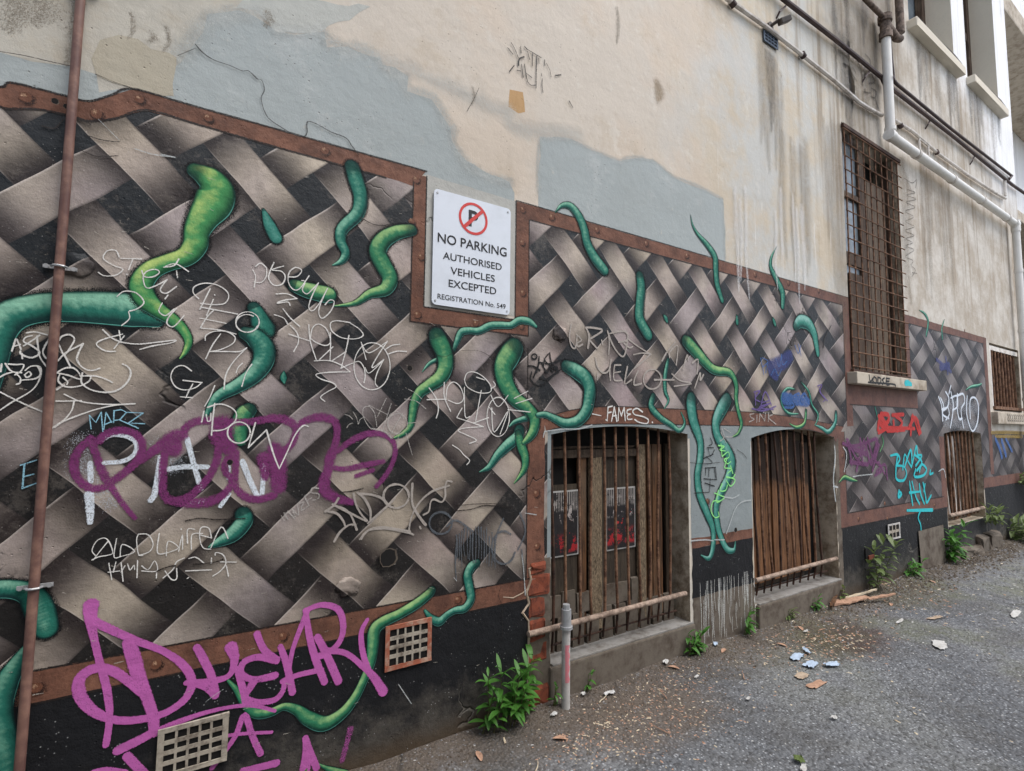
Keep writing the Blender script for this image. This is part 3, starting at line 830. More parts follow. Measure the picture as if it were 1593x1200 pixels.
# painted rivets: dark ring, warm dome, light point
rv = [(40, 152), (150, 178), (217, 155), (324, 184), (505, 235), (647, 280), (57, 1070), (243, 1034), (440, 990), (712, 933), (655, 400), (649, 490), (740, 503), (811, 508), (813, 327), (812, 378), (813, 456), (858, 338), (928, 358), (1005, 379), (1068, 398), (1174, 427), (1226, 440), (1273, 452), (834, 768), (835, 850), (1310, 709), (1335, 807), (1340, 775), (1376, 783), (1100, 780), (1500, 514), (1380, 806), (1453, 786), (640, 345)]
rmats = [m_spray('rivet_shade', lin(44, 28, 24), 0.75, 0.9), m_spray('rivet_dome', lin(112, 72, 54), 0.35, 0.9), m_spray('rivet_light', lin(190, 154, 124), 0.9, 0.6)]
for x, y in rv:
    p = P(x, y); rr = (0.019 if p.x < 1.6 else 0.022) * random.uniform(.9, 1.1)
    r1 = Ribbons()
    r1.disc(p.x + 0.005, p.z - 0.006, rr * 1.45, -0.0079); n1 = len(r1.f)
    r1.disc(p.x, p.z, rr, -0.0082); n2 = len(r1.f)
    r1.disc(p.x - 0.005, p.z + 0.006, rr * 0.55, -0.0085)
    mesh('rivet', r1.v, r1.f, rmats, border, cols=r1.c, mi=[0] * n1 + [1] * (n2 - n1) + [2] * (len(r1.f) - n2))
# ---- black plinth, grey field between the windows, scratched patch, broken brick corner
bk = [rect(XL, 1.60, -0.03, 0.57), rect(2.93, 3.62, 0.34, 0.67), rect(4.96, 7.39, -0.03, 0.605), rect(8.66, XR - .01, -0.03, 0.745), rect(7.40, 8.65, -0.03, 0.375)]
plinth = sheet('plinth', [subdiv(q, 0.05, 0.006) for q in bk], OPEN, -0.0052, M['black'], bld, 'black painted plinth, worn and chipped towards the ground')
for pz in [subdiv(rect(2.925, 3.625, 0.70, 1.525), 0.05, 0.004), subdiv(rect(1.69, 2.95, 1.40, 1.515), 0.05, 0.003), subdiv(rect(3.6, 4.93, 1.38, 1.50), .05, .003), subdiv(rect(1.695, 1.75, 0.75, 1.5), .05, .003)]:
    sheet('grey_render', [pz], OPEN, -0.0038 - pz[0][0] * 0.00008, M['grey'], bld, 'blue grey painted render around the basement windows')
sheet('worn_render', [subdiv(rect(2.93, 3.63, -0.03, 0.37), 0.04, 0.012), subdiv(rect(4.89, 4.97, -0.03, 1.4), 0.04, 0.012)], OPEN, -0.0048, M['concrete_dirty'], bld, 'scratched bare render under the window pier')
scr = Ribbons()
for i in range(58):
    x = random.uniform(3.0, 3.6)
    z0 = random.uniform(0.0, 0.26); z1 = min(.43, z0 + random.uniform(0.05, 0.38))
    scr.stroke([(x, z1, 0.004), (x + random.uniform(-.006, .006), (z0 + z1) / 2, 0.006), (x + random.uniform(-.01, .01), z0, 0.003)], -0.0068, cols=2)
scr.build('scratches', m_spray('pale_scratch', lin(206, 208, 204), 0.5, 0.75, 0.3), bld, 'rows of pale vertical scratches', kind='stuff')
# broken corner: plaster fallen away from the brick
sheet('torn_plaster', [subdiv(rect(1.585, 1.744, -0.03, 0.76), 0.04, 0.004)], OPEN, -0.0046, M['concrete_dirty'], bld)
brk = MB()
zz = 0.0; i = 0
while zz < 0.74:
    h = 0.115
    x1 = 1.735 + random.uniform(-0.028, 0.012)
    brk.box((1.60 + random.uniform(-.012, .012), -0.008 + random.uniform(-.006, .012), zz), (x1, 0.2, min(zz + h - 0.006, 0.75)), 0, chamfer=0.016, jit=.008)
    brk.box((1.61, 0.0, zz + h - 0.012), (1.728, 0.19, zz + h), 1)
    zz += h
brk.build('exposed_brick', [M['brick'], M['mortar']], bld, 'exposed orange brick where the plaster broke off the window corner')
edge = MB()
pts = [(1.64, 0.735), (1.60, 0.72), (1.612, 0.66), (1.585, 0.60), (1.60, 0.54), (1.56, 0.50), (1.60, 0.45), (1.604, 0.38), (1.597, 0.30), (1.602, 0.2), (1.593, 0.12), (1.6, 0.04)]
edge.tube([(x, -0.002, z) for x, z in pts], [random.uniform(0.004, 0.009) for _ in pts], n=6)
edge.tube([(x, -0.001, z) for x, z in [(1.44, 0.60), (1.50, 0.585), (1.56, 0.60), (1.60, 0.62)]], [0.002, .004, .003, .005], n=6)
edge.build('broken_plaster_edge', M['mortar'], bld)
# ================================================================== painted tentacles (centre line x, y, width) in zoom frames of the photograph
A = (100, 240, 3.75); B = (0, 500, 6.0); Cc = (260, 370, 4.8); D = (420, 470, 4.8); Ee = (640, 480, 4.0); F = (980, 480, 3.0)
G = (80, 900, 4.0); H = (320, 900, 4.0); I = (640, 840, 5.4545); J = (770, 40, 7.5); K = (100, 800, 4.978); L = (1300, 600, 5.2174)
Mf = (1130, 480, 5.714); N = (830, 480, 5.9); O = (100, 640, 4.978); Pf = (400, 640, 5.4545); Z = (0, 0, 1.0)
SB = (320, 180, 3.5294); SE = (320, 500, 3.5294); SF = (500, 600, 3.5294); S1 = (800, 310, 3.5294); S2 = (1040, 360, 4.138); Q8 = (1193, 300, 3.9825); R5 = (1400, 480, 3.155)
TY = [-0.0092]
def tent_part(kind, fr, pts, label=None):
    TY[0] -= 0.00006
    rb = Ribbons(); out = []
    for x, y, w in pts:
        px = fr[0] + x / fr[2]; py = fr[1] + y / fr[2]; p = P(px, py, TY[0] * FILM)
        out.append((p.x, p.z, 1.03 * w / fr[2] * pxm(px, py)))
    rb.stroke(out, TY[0], over=1.45, cols=16, cap=True)
    return rb.build('painted_tentacle', tent[kind], weave, label)
T = tent_part
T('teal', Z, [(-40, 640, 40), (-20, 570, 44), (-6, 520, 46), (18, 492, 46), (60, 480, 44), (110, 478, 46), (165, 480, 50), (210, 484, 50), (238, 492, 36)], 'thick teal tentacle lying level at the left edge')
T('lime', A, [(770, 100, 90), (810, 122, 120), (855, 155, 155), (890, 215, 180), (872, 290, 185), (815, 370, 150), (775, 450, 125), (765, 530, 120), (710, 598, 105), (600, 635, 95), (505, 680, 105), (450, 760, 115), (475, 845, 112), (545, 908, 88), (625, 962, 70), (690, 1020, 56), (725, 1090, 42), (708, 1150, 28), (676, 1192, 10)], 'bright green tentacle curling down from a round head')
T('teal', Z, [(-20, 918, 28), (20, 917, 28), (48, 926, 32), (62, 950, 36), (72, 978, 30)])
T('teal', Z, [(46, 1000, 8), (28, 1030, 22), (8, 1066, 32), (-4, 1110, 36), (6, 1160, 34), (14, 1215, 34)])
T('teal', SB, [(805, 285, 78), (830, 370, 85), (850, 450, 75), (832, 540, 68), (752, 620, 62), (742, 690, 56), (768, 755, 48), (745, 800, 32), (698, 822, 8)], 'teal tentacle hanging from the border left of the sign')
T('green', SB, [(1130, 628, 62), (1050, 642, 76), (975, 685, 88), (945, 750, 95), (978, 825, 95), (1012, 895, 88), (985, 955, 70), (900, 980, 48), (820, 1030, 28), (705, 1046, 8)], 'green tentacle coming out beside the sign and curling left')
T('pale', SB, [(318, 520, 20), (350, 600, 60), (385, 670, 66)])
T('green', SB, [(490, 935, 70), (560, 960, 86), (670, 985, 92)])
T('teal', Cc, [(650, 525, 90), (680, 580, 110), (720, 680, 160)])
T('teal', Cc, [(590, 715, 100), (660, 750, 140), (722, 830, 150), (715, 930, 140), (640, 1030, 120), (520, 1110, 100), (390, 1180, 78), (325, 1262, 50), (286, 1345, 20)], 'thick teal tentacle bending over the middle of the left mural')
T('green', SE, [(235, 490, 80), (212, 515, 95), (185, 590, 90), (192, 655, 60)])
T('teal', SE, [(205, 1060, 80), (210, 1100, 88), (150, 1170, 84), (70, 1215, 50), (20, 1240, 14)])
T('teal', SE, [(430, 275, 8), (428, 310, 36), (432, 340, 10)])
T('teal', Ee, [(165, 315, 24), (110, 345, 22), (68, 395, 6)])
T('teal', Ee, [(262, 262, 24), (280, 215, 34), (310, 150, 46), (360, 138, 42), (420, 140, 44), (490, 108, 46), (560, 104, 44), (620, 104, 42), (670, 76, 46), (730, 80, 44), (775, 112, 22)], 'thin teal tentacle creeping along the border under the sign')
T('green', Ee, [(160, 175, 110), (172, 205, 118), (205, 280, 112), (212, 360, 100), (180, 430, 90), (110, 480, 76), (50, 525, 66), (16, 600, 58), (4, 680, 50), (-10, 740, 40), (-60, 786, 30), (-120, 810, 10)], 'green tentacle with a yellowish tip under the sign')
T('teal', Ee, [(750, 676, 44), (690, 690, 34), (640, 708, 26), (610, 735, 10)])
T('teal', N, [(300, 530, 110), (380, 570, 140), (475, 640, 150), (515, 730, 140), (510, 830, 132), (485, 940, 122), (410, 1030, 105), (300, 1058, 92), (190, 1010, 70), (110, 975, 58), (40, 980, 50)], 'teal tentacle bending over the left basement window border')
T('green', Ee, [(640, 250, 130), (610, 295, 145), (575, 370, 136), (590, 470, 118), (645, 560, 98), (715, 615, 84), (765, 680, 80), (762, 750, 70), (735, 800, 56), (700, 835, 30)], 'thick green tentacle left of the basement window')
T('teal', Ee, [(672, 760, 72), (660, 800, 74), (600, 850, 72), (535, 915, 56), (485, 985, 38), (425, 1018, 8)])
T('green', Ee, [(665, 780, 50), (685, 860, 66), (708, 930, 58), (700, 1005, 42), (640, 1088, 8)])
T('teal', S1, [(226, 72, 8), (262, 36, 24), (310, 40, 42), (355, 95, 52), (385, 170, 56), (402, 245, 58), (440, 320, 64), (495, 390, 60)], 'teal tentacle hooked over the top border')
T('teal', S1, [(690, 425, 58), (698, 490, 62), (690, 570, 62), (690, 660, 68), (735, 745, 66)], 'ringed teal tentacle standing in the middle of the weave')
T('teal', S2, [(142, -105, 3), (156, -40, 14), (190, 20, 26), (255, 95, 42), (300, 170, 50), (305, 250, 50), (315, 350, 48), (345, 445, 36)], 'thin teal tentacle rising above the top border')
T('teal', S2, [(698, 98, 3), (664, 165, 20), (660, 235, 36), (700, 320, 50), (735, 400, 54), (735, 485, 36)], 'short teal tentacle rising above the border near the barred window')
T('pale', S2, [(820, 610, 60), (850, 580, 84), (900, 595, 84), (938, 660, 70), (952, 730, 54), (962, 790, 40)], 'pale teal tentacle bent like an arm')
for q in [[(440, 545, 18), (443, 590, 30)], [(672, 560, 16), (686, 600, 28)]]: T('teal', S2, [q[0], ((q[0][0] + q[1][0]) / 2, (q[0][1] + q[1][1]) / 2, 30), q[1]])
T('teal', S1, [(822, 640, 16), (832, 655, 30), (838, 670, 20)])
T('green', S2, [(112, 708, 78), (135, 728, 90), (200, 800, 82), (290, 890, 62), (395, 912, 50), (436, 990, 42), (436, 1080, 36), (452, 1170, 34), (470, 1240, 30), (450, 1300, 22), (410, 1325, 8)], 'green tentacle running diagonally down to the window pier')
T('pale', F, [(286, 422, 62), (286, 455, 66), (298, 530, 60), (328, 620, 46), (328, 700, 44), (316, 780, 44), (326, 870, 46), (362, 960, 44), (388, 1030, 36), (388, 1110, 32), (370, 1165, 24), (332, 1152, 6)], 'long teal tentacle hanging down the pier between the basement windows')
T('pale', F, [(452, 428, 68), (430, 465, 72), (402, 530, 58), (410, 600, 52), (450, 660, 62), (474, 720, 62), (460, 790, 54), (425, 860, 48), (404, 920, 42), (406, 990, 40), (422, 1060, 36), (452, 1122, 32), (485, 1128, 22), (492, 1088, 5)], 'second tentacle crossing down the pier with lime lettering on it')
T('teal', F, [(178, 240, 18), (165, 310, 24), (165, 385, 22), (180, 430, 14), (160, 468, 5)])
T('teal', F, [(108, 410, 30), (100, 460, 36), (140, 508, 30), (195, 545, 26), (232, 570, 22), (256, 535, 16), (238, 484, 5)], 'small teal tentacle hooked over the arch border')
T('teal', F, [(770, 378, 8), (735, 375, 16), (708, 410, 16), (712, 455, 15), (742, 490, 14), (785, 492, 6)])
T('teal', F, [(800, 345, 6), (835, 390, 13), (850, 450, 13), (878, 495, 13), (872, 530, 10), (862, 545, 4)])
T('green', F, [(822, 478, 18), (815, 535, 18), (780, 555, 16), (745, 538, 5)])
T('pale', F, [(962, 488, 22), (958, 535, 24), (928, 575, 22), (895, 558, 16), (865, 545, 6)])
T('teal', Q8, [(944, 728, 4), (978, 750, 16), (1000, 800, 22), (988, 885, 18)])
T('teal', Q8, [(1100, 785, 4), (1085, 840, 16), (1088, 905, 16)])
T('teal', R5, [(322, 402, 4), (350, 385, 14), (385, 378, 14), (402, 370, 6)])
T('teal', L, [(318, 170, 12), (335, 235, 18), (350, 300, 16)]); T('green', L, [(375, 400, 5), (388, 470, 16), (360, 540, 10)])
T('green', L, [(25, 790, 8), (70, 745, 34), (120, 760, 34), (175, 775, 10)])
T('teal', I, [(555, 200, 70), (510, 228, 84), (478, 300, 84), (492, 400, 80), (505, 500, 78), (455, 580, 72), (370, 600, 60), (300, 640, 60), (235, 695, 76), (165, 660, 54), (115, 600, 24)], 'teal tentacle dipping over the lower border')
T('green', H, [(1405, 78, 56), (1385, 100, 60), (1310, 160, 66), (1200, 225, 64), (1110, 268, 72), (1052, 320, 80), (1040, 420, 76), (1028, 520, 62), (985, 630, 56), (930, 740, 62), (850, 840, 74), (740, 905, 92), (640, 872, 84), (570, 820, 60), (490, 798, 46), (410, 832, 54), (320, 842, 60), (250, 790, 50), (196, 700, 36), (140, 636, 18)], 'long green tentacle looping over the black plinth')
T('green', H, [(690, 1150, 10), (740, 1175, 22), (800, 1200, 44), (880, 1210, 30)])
# ================================================================== graffiti (on top of the mural)
GY = [TY[0] - 0.0006]
def graf(name, mat, fr, strokes, w, label, straight=False, parent=None):
    """strokes: lists of (x, y[, w]) in the zoom frame; w in photo pixels"""
    rb = Ribbons()
    for st in strokes:
        GY[0] -= 0.000012
        ww = w
        if isinstance(st[0], (int, float)): ww = st[0]; st = st[1:]
        out = []
        for q in st:
            px = fr[0] + q[0] / fr[2]; py = fr[1] + q[1] / fr[2]; p = P(px, py, GY[0] * FILM)
            k = (q[2] if len(q) > 2 else ww)
            out.append((p.x, p.z, k * pxm(px, py) * (random.uniform(0.72, 1.15) if w < 5 else random.uniform(.93, 1.06))))
        rb.stroke(out, GY[0], cols=8 if w > 5 else 4, straight=straight)
    GY[0] -= 0.00003
    return rb.build(name, SP[mat], parent or weave, label)
def circ(x, y, rx, ry, n=14, a0=0.3, turns=1.05):
    return [(x + rx * math.cos(a0 + 2 * math.pi * turns * i / n), y + ry * math.sin(a0 + 2 * math.pi * turns * i / n)) for i in range(n + 1)]
g = graf
g('graffiti_lettering', 'haze', Z, [[60, (130, 690), (130, 730)], [50, (170, 780), (160, 750)], [56, (250, 700), (270, 720)]], 60, 'faint white overspray', )
g('graffiti_lettering', 'whitebrush', O, [[14, (192, 640), (200, 740), (200, 860, 9)], [8, (290, 225), (350, 190), (430, 185), (520, 210), (560, 260), (545, 330), (460, 385), (310, 400)], [9, (200, 400), (205, 540)], [10, (740, 350, 6), (725, 500), (700, 640), (670, 690)], [9, (950, 210), (1000, 400), (1060, 600)], [9, (795, 450), (940, 430), (1110, 432)],
  [10, (1380, 390), (1440, 540), (1490, 650)], [9, (1490, 650), (1530, 640), (1545, 420)], [7, (1275, 430), (1268, 520)], [8, (1275, 640), (1210, 735)], [9, (990, 712), (1080, 692)]], 9, 'white brushed capitals under the purple word')
g('graffiti_lettering', 'purple', O, [
  [(205, 215, 16), (250, 350, 15), (310, 500, 16), (400, 640, 12), (480, 750, 11), (545, 825, 9)],
  [(200, 225), (120, 290), (75, 400), (100, 510), (190, 590), (300, 590), (420, 510), (540, 410), (600, 310), (590, 220), (520, 165), (420, 150), (320, 180), (270, 230)],
  [(590, 380, 16), (700, 300, 20), (800, 230, 24), (870, 190, 26), (920, 190, 22)], [(850, 215, 34), (850, 290, 34)],
  [(790, 270), (768, 400), (762, 540), (770, 640), (840, 690), (950, 670), (1060, 580), (1150, 460), (1190, 330), (1200, 200)],
  [(900, 210), (950, 120), (1040, 75), (1160, 75), (1300, 85), (1450, 80), (1620, 50)], [(1230, 110, 40), (1220, 200, 44), (1280, 290, 30)],
  [(1330, 320, 14), (1250, 390, 14), (1250, 470, 14), (1300, 540, 14), (1240, 640, 16), (1120, 700, 20), (960, 710, 20), (800, 690, 16)],
  [(1330, 320, 14), (1325, 450, 14), (1330, 590, 14), (1420, 670, 16), (1520, 680, 16), (1620, 650, 16)]], 16, 'large purple three letter word in round spray strokes')
g('graffiti_lettering', 'purple', Pf, [
  [(150, 60, 18), (260, 80, 18), (330, 150, 16), (300, 260, 16), (220, 340, 16), (120, 400, 16)], [(150, 320, 30), (175, 450, 34), (180, 640, 30)], [(60, 400, 30), (70, 560, 16)],
  [(330, 140, 14), (430, 70, 16), (560, 50, 18), (660, 90, 16), (680, 180, 14), (660, 300, 18), (620, 400, 22), (600, 500, 20), (570, 600, 24), (580, 680, 24), (680, 740, 20), (800, 770, 14)],
  [(690, 340, 10), (800, 250, 14), (950, 190, 14), (1080, 200, 12), (1160, 270, 12), (1170, 360, 11), (1140, 460, 11), (1080, 560, 11), (1010, 640, 10)],
  [(600, 470, 12), (740, 490, 12), (900, 460, 14), (1070, 425, 10)], [(840, 550, 10), (980, 500, 10)]], 15, 'purple spray tail of the large word')
g('graffiti_lettering', 'pink', G, [
  [(248, 165, 22), (244, 230, 20), (262, 360, 12), (300, 520, 12), (345, 690, 12), (362, 860, 11), (340, 1035, 11)],
  [(250, 255, 14), (330, 300, 14), (520, 385, 13), (700, 455, 12), (820, 540, 14), (875, 640, 14), (840, 740, 13), (750, 815, 13), (640, 860, 13), (480, 885, 13), (350, 870, 14), (240, 810, 18), (175, 720, 19), (180, 620, 18), (270, 560, 16), (380, 575, 15), (480, 640, 15), (560, 710, 14)],
  [(470, 400, 16), (500, 460, 22), (540, 600, 20), (590, 730, 18), (630, 850, 17), (640, 960, 16)],
  [(640, 955, 14), (540, 1010, 17), (415, 1070, 17)], [(470, 1105, 15), (530, 1170, 15), (600, 1240, 15)], [9, (260, 1205), (340, 1190), (460, 1205)],
  [(660, 950, 13), (800, 890, 11), (960, 835, 8), (1120, 800, 7), (1260, 792, 7), (1390, 825, 6)],
  [(905, 430, 13), (950, 510, 13), (1000, 620, 14), (1020, 720, 14)], [(840, 650, 9), (1000, 640, 12), (1110, 600, 10), (1140, 500, 14), (1118, 430, 22)], [(880, 655, 9), (960, 680, 10), (1020, 730, 12)],
  [(1280, 345, 12), (1320, 440, 12), (1400, 510, 14)], [(1395, 510, 13), (1290, 490, 12), (1200, 520, 12), (1180, 590, 11), (1260, 630, 12), (1390, 605, 13)], [(1150, 560, 9), (1190, 680, 13), (1210, 770, 12)], [(1260, 640, 14), (1200, 740, 10)], [(1210, 750, 10), (1290, 770, 10), (1390, 755, 10), (1440, 700, 9), (1450, 640, 8)],
  [(1425, 425, 10), (1465, 540, 12), (1500, 710, 12)], [(1470, 620, 8), (1500, 450, 8), (1550, 310, 9), (1590, 210, 10)], [(1440, 640, 10), (1540, 600, 10), (1680, 570, 10)],
  [(1580, 200, 10), (1610, 380, 12), (1650, 520, 13), (1700, 645, 13)],
  [(1580, 200, 9), (1680, 165, 10), (1780, 190, 11), (1815, 280, 11), (1800, 380, 11), (1730, 460, 12), (1640, 490, 12)], [(1655, 365, 12), (1710, 470, 14), (1785, 640, 14)], [(1700, 450, 11), (1830, 465, 10), (1940, 550, 10), (2010, 620, 14), (2065, 705, 18)],
  [(1965, 258, 7), (1928, 340, 9), (1940, 470, 10), (1990, 610, 9)],
  [(1000, 1180, 9), (1140, 990, 9), (1200, 850, 10), (1250, 980, 10), (1300, 1090, 11)], [6, (860, 1030), (1090, 980), (1210, 965), (1370, 958)],
  [(1580, 995, 11), (1610, 1080, 11), (1650, 1180, 12)], [(1580, 1000, 10), (1590, 1100, 18), (1570, 1220, 20)], [(1190, 1200, 12), (1400, 1150, 14)]], 12, 'large pink sprayed word across the lower border')
g('graffiti_lettering', 'pinkfaint', H, [[(900, 940, 14), (880, 1020, 12), (850, 1130, 12)]], 12, 'fading pink stroke on the plinth')
# --- thin white marker tags on the left mural
g('graffiti_tag', 'white', A, [[(320, 600), (300, 562), (250, 565), (228, 610), (290, 650), (342, 672), (300, 706), (235, 710), (200, 690)], [(330, 608), (450, 612)], [(400, 612), (375, 675)], [(365, 700), (366, 703)],
  [(590, 655), (650, 640), (725, 685)], [(668, 612), (640, 650), (580, 660)], [(655, 680), (660, 720)], [(452, 680), (470, 715), (520, 715), (555, 690), (530, 672), (480, 685), (460, 720), (480, 780), (540, 765), (600, 732)],
  [(600, 732), (560, 790), (595, 812), (655, 772)], [(605, 822), (588, 845)], [(572, 868), (552, 915), (590, 942), (640, 905)], [(655, 900), (610, 950), (600, 990), (640, 1005), (700, 940)],
  [(308, 830), (350, 800), (420, 810), (465, 862), (430, 900), (382, 915)], [(375, 920), (380, 960), (335, 1000)]], 2.3, 'thin white marker tag over the bright green tentacle')
g('graffiti_tag', 'white', A, [[(225, 1025), (300, 1085), (420, 1108), (560, 1095), (650, 1085), (620, 1102), (520, 1118), (440, 1140)], [(320, 1030), (330, 1100)], [(340, 1050), (230, 1080), (188, 1110), (240, 1148), (300, 1150)], [(290, 1135), (350, 1060)]], 2.4, 'short white marker tag ending in a long flat loop')
g('graffiti_tag', 'white', B, [[(110, 280), (130, 220), (150, 165), (175, 210), (195, 262)], [(130, 235), (190, 215)], [(300, 135), (240, 150), (222, 190), (290, 225), (370, 290), (300, 340), (200, 310), (190, 280)], [(205, 300), (208, 350)], [(250, 108), (330, 100), (440, 128)], [(370, 130), (300, 180), (220, 230)], [(345, 140), (355, 240), (375, 340), (440, 430)], [(470, 150), (420, 230), (400, 290), (430, 345), (480, 360)],
  [(540, 190), (580, 140), (650, 125), (695, 165), (660, 240), (600, 310), (560, 240), (530, 185)], [(540, 370), (620, 290), (775, 210)], [(775, 212), (735, 290), (720, 360), (770, 430), (850, 460), (930, 440)], [(600, 310), (630, 370), (660, 430)],
  [(525, 485), (600, 440), (680, 435), (735, 480), (750, 540), (640, 505), (530, 482)], [(560, 490), (545, 560), (620, 612), (740, 605), (830, 560), (850, 510)], [(770, 480), (760, 570), (830, 630), (950, 662), (1080, 650), (1180, 580), (1220, 490), (1200, 430), (1145, 400)], [(770, 510), (880, 510), (960, 530), (1050, 570)], [(590, 525), (630, 565), (625, 590)], [(530, 638), (600, 595)]], 3.0, 'dense white marker signature beside the brown pipe')
g('graffiti_tag', 'white', B, [[(0, 660), (200, 760), (410, 850)], [(600, 680), (680, 720), (760, 750), (900, 770), (1080, 778), (1260, 770)], [(1260, 770), (1100, 780), (900, 822), (700, 890), (560, 950), (485, 1000)], [(525, 745), (640, 745), (760, 740)], [(690, 750), (670, 830), (600, 920), (510, 990)],
  [(15, 400), (5, 470)], [(50, 395), (80, 440), (120, 472), (200, 480)], [(80, 400), (150, 405), (220, 405), (200, 460), (140, 500)], [(0, 520), (60, 490), (120, 475)], [(150, 490), (190, 530), (185, 575), (155, 588)], [(235, 460), (290, 420), (370, 425), (380, 490), (330, 535), (200, 550)], [(350, 420), (380, 490), (345, 590), (270, 665), (120, 750), (0, 830)], [(230, 500), (270, 470), (290, 500), (250, 525), (230, 500)]], 2.8, 'white marker scrawl with two crossing arrows')
g('graffiti_tag', 'cyanline', B, [[(850, 1005), (835, 880)], [(835, 880), (895, 945), (945, 850)], [(945, 850), (960, 1030)], [(968, 1010), (990, 850)], [(990, 850), (1042, 945)], [(975, 965), (1045, 935)], [(1060, 945), (1065, 835)], [(1065, 835), (1130, 825)], [(1130, 825), (1180, 850)], [(1180, 850), (1120, 918)], [(1120, 918), (1070, 925)], [(1110, 918), (1290, 998)], [(1190, 850), (1335, 857)], [(1335, 857), (1200, 950)], [(1200, 950), (1350, 957)]], 2.0, 'pale blue marker word MARZ', straight=True)
g('graffiti_tag', 'cyanline', Z, [[(57, 716), (32, 724)], [(38, 722), (35, 760)], [(35, 760), (56, 752)], [(36, 742), (52, 738)]], 2.4, 'pale blue letter E left of the pipe', straight=True)
g('graffiti_tag', 'white', Cc, [[(235, 455), (195, 410), (205, 365), (280, 340), (370, 352), (440, 395), (460, 440), (430, 490), (350, 500), (250, 490)], [(322, 380), (245, 535)], [(355, 427), (356, 430)], [(345, 460), (295, 580)], [(250, 518), (525, 570)], [(245, 600), (440, 640)], [(345, 545), (300, 590), (250, 670)], [(252, 675), (400, 690), (515, 720)],
  circ(600, 630, 88, 76), circ(596, 640, 82, 66, turns=0.8), [(285, 768), (290, 730), (350, 700), (440, 700), (505, 740), (490, 790), (400, 835), (320, 850)], [(400, 718), (340, 800), (288, 905)], [(320, 850), (440, 850), (540, 850), (595, 822)], [(595, 822), (500, 920), (440, 1020), (425, 1130)], [(562, 938), (530, 970), (515, 1010)], [(632, 945), (590, 1010), (558, 1110)],
  [(182, 995), (120, 955), (55, 975), (28, 1040), (60, 1110), (130, 1137), (210, 1120), (260, 1082)], [(260, 1082), (120, 1065)], [(192, 1092), (160, 1150), (140, 1195)], [(98, 1188), (190, 1195)], [(355, 1105), (320, 1190), (280, 1260)]], 2.2, 'white marker tag running down over the thick teal bend')
g('graffiti_tag', 'white', O, [[(1165, -60), (1150, 60), (1140, 185)], [(1140, 152), (1240, 140), (1320, 80), (1330, 10), (1270, -40), (1190, -55), (1110, -30)], circ(1352, 165, 88, 82), [(1082, 0), (1064, 82)], [(1100, 25), (1110, 75), (1132, 70), (1135, 15)], [(1480, 90), (1425, 282)], [(1425, 282), (1565, 145)], [(1565, 145), (1620, 330), (1665, 445)], [(1665, 445), (1720, 330), (1790, 180), (1850, 112), (1890, 118)]], 2.8, 'white marker word POW across the purple word')
g('graffiti_tag', 'white', Cc, [[(640, 240), (660, 290), (650, 368)], [(650, 330), (700, 335), (740, 290), (742, 225)], [(742, 225), (700, 190), (660, 215)], [(798, 185), (765, 260), (760, 310), (800, 355), (860, 345), (882, 290), (850, 250), (780, 240), (870, 212)], [(905, 292), (970, 290), (1005, 245), (960, 222), (912, 260), (905, 330), (940, 385), (990, 380), (1060, 285)], [(1005, 320), (1030, 330), (1010, 390), (1045, 420), (1090, 380), (1130, 338)], [(1130, 338), (1080, 440), (1058, 520), (1090, 545), (1150, 470), (1198, 378)], [(1198, 378), (1150, 480), (1132, 560), (1160, 602), (1220, 550), (1248, 480), (1215, 465), (1180, 500)],
  [(815, 420), (900, 420), (970, 455)], [(970, 455), (870, 468), (820, 490), (900, 480), (918, 505)], [(865, 530), (920, 600), (990, 662)], [(800, 575), (870, 600), (900, 645)], [(920, 655), (970, 710), (980, 780), (945, 850)], [(910, 720), (1060, 770)]], 2.2, 'white marker tag left of the hanging teal tentacle')
g('graffiti_tag', 'white', D, [[(290, 170), (300, 290), (345, 430)], [(300, 290), (315, 200), (360, 165), (420, 200), (452, 290), (420, 325), (350, 305), (300, 270)], [(450, 230), (452, 330), (448, 440)], [(470, 335), (370, 430)], [(600, 155), (500, 140), (452, 160), (465, 220), (540, 268), (640, 275), (695, 250), (670, 205), (600, 158)], [(590, 250), (565, 370), (530, 495)], [(568, 370), (460, 442)], [(330, 440), (440, 438), (530, 470), (600, 522)], [(600, 522), (450, 525), (345, 540), (380, 575), (470, 605), (492, 635), (430, 670), (378, 710), (410, 742)],
  circ(762, 480, 135, 176), [(680, 300), (718, 430)], [(680, 300), (740, 380), (878, 292)], [(878, 292), (800, 410), (762, 492), (850, 430)], [(850, 430), (800, 530), (785, 600), (802, 632)], [(530, 495), (610, 460), (668, 445), (705, 500), (710, 560), (702, 602)], [(710, 490), (745, 530), (850, 430)], [(862, 355), (910, 325), (970, 315)], [(880, 390), (950, 368), (1020, 370)]], 2.0, 'white marker tag with a circled sign right of the thick bend')
g('graffiti_tag', 'whitefaint', D, [[(560, 840), (590, 850), (618, 875)], [(618, 905), (590, 915), (575, 940)], [(620, 820), (645, 860), (660, 912)], [(660, 912), (675, 875), (712, 858)], [(740, 780), (700, 790), (695, 850), (730, 920), (760, 950)], [(740, 775), (780, 830), (798, 928)], [(740, 772), (880, 842)], [(868, 720), (800, 862)], [(905, 760), (840, 962)], circ(952, 910, 74, 76), circ(940, 900, 60, 82, turns=.9), [(990, 830), (900, 992)], [3, (755, 945), (850, 965), (910, 1018)], [(960, 1000), (950, 1090)], [(1015, 980), (1062, 1142)], [(1035, 652), (1085, 680), (1135, 725)], [(1005, 725), (1090, 740), (1165, 798)], [(1030, 905), (1090, 900)]], 1.7, 'thin white scribble at the tip of the green tentacle')
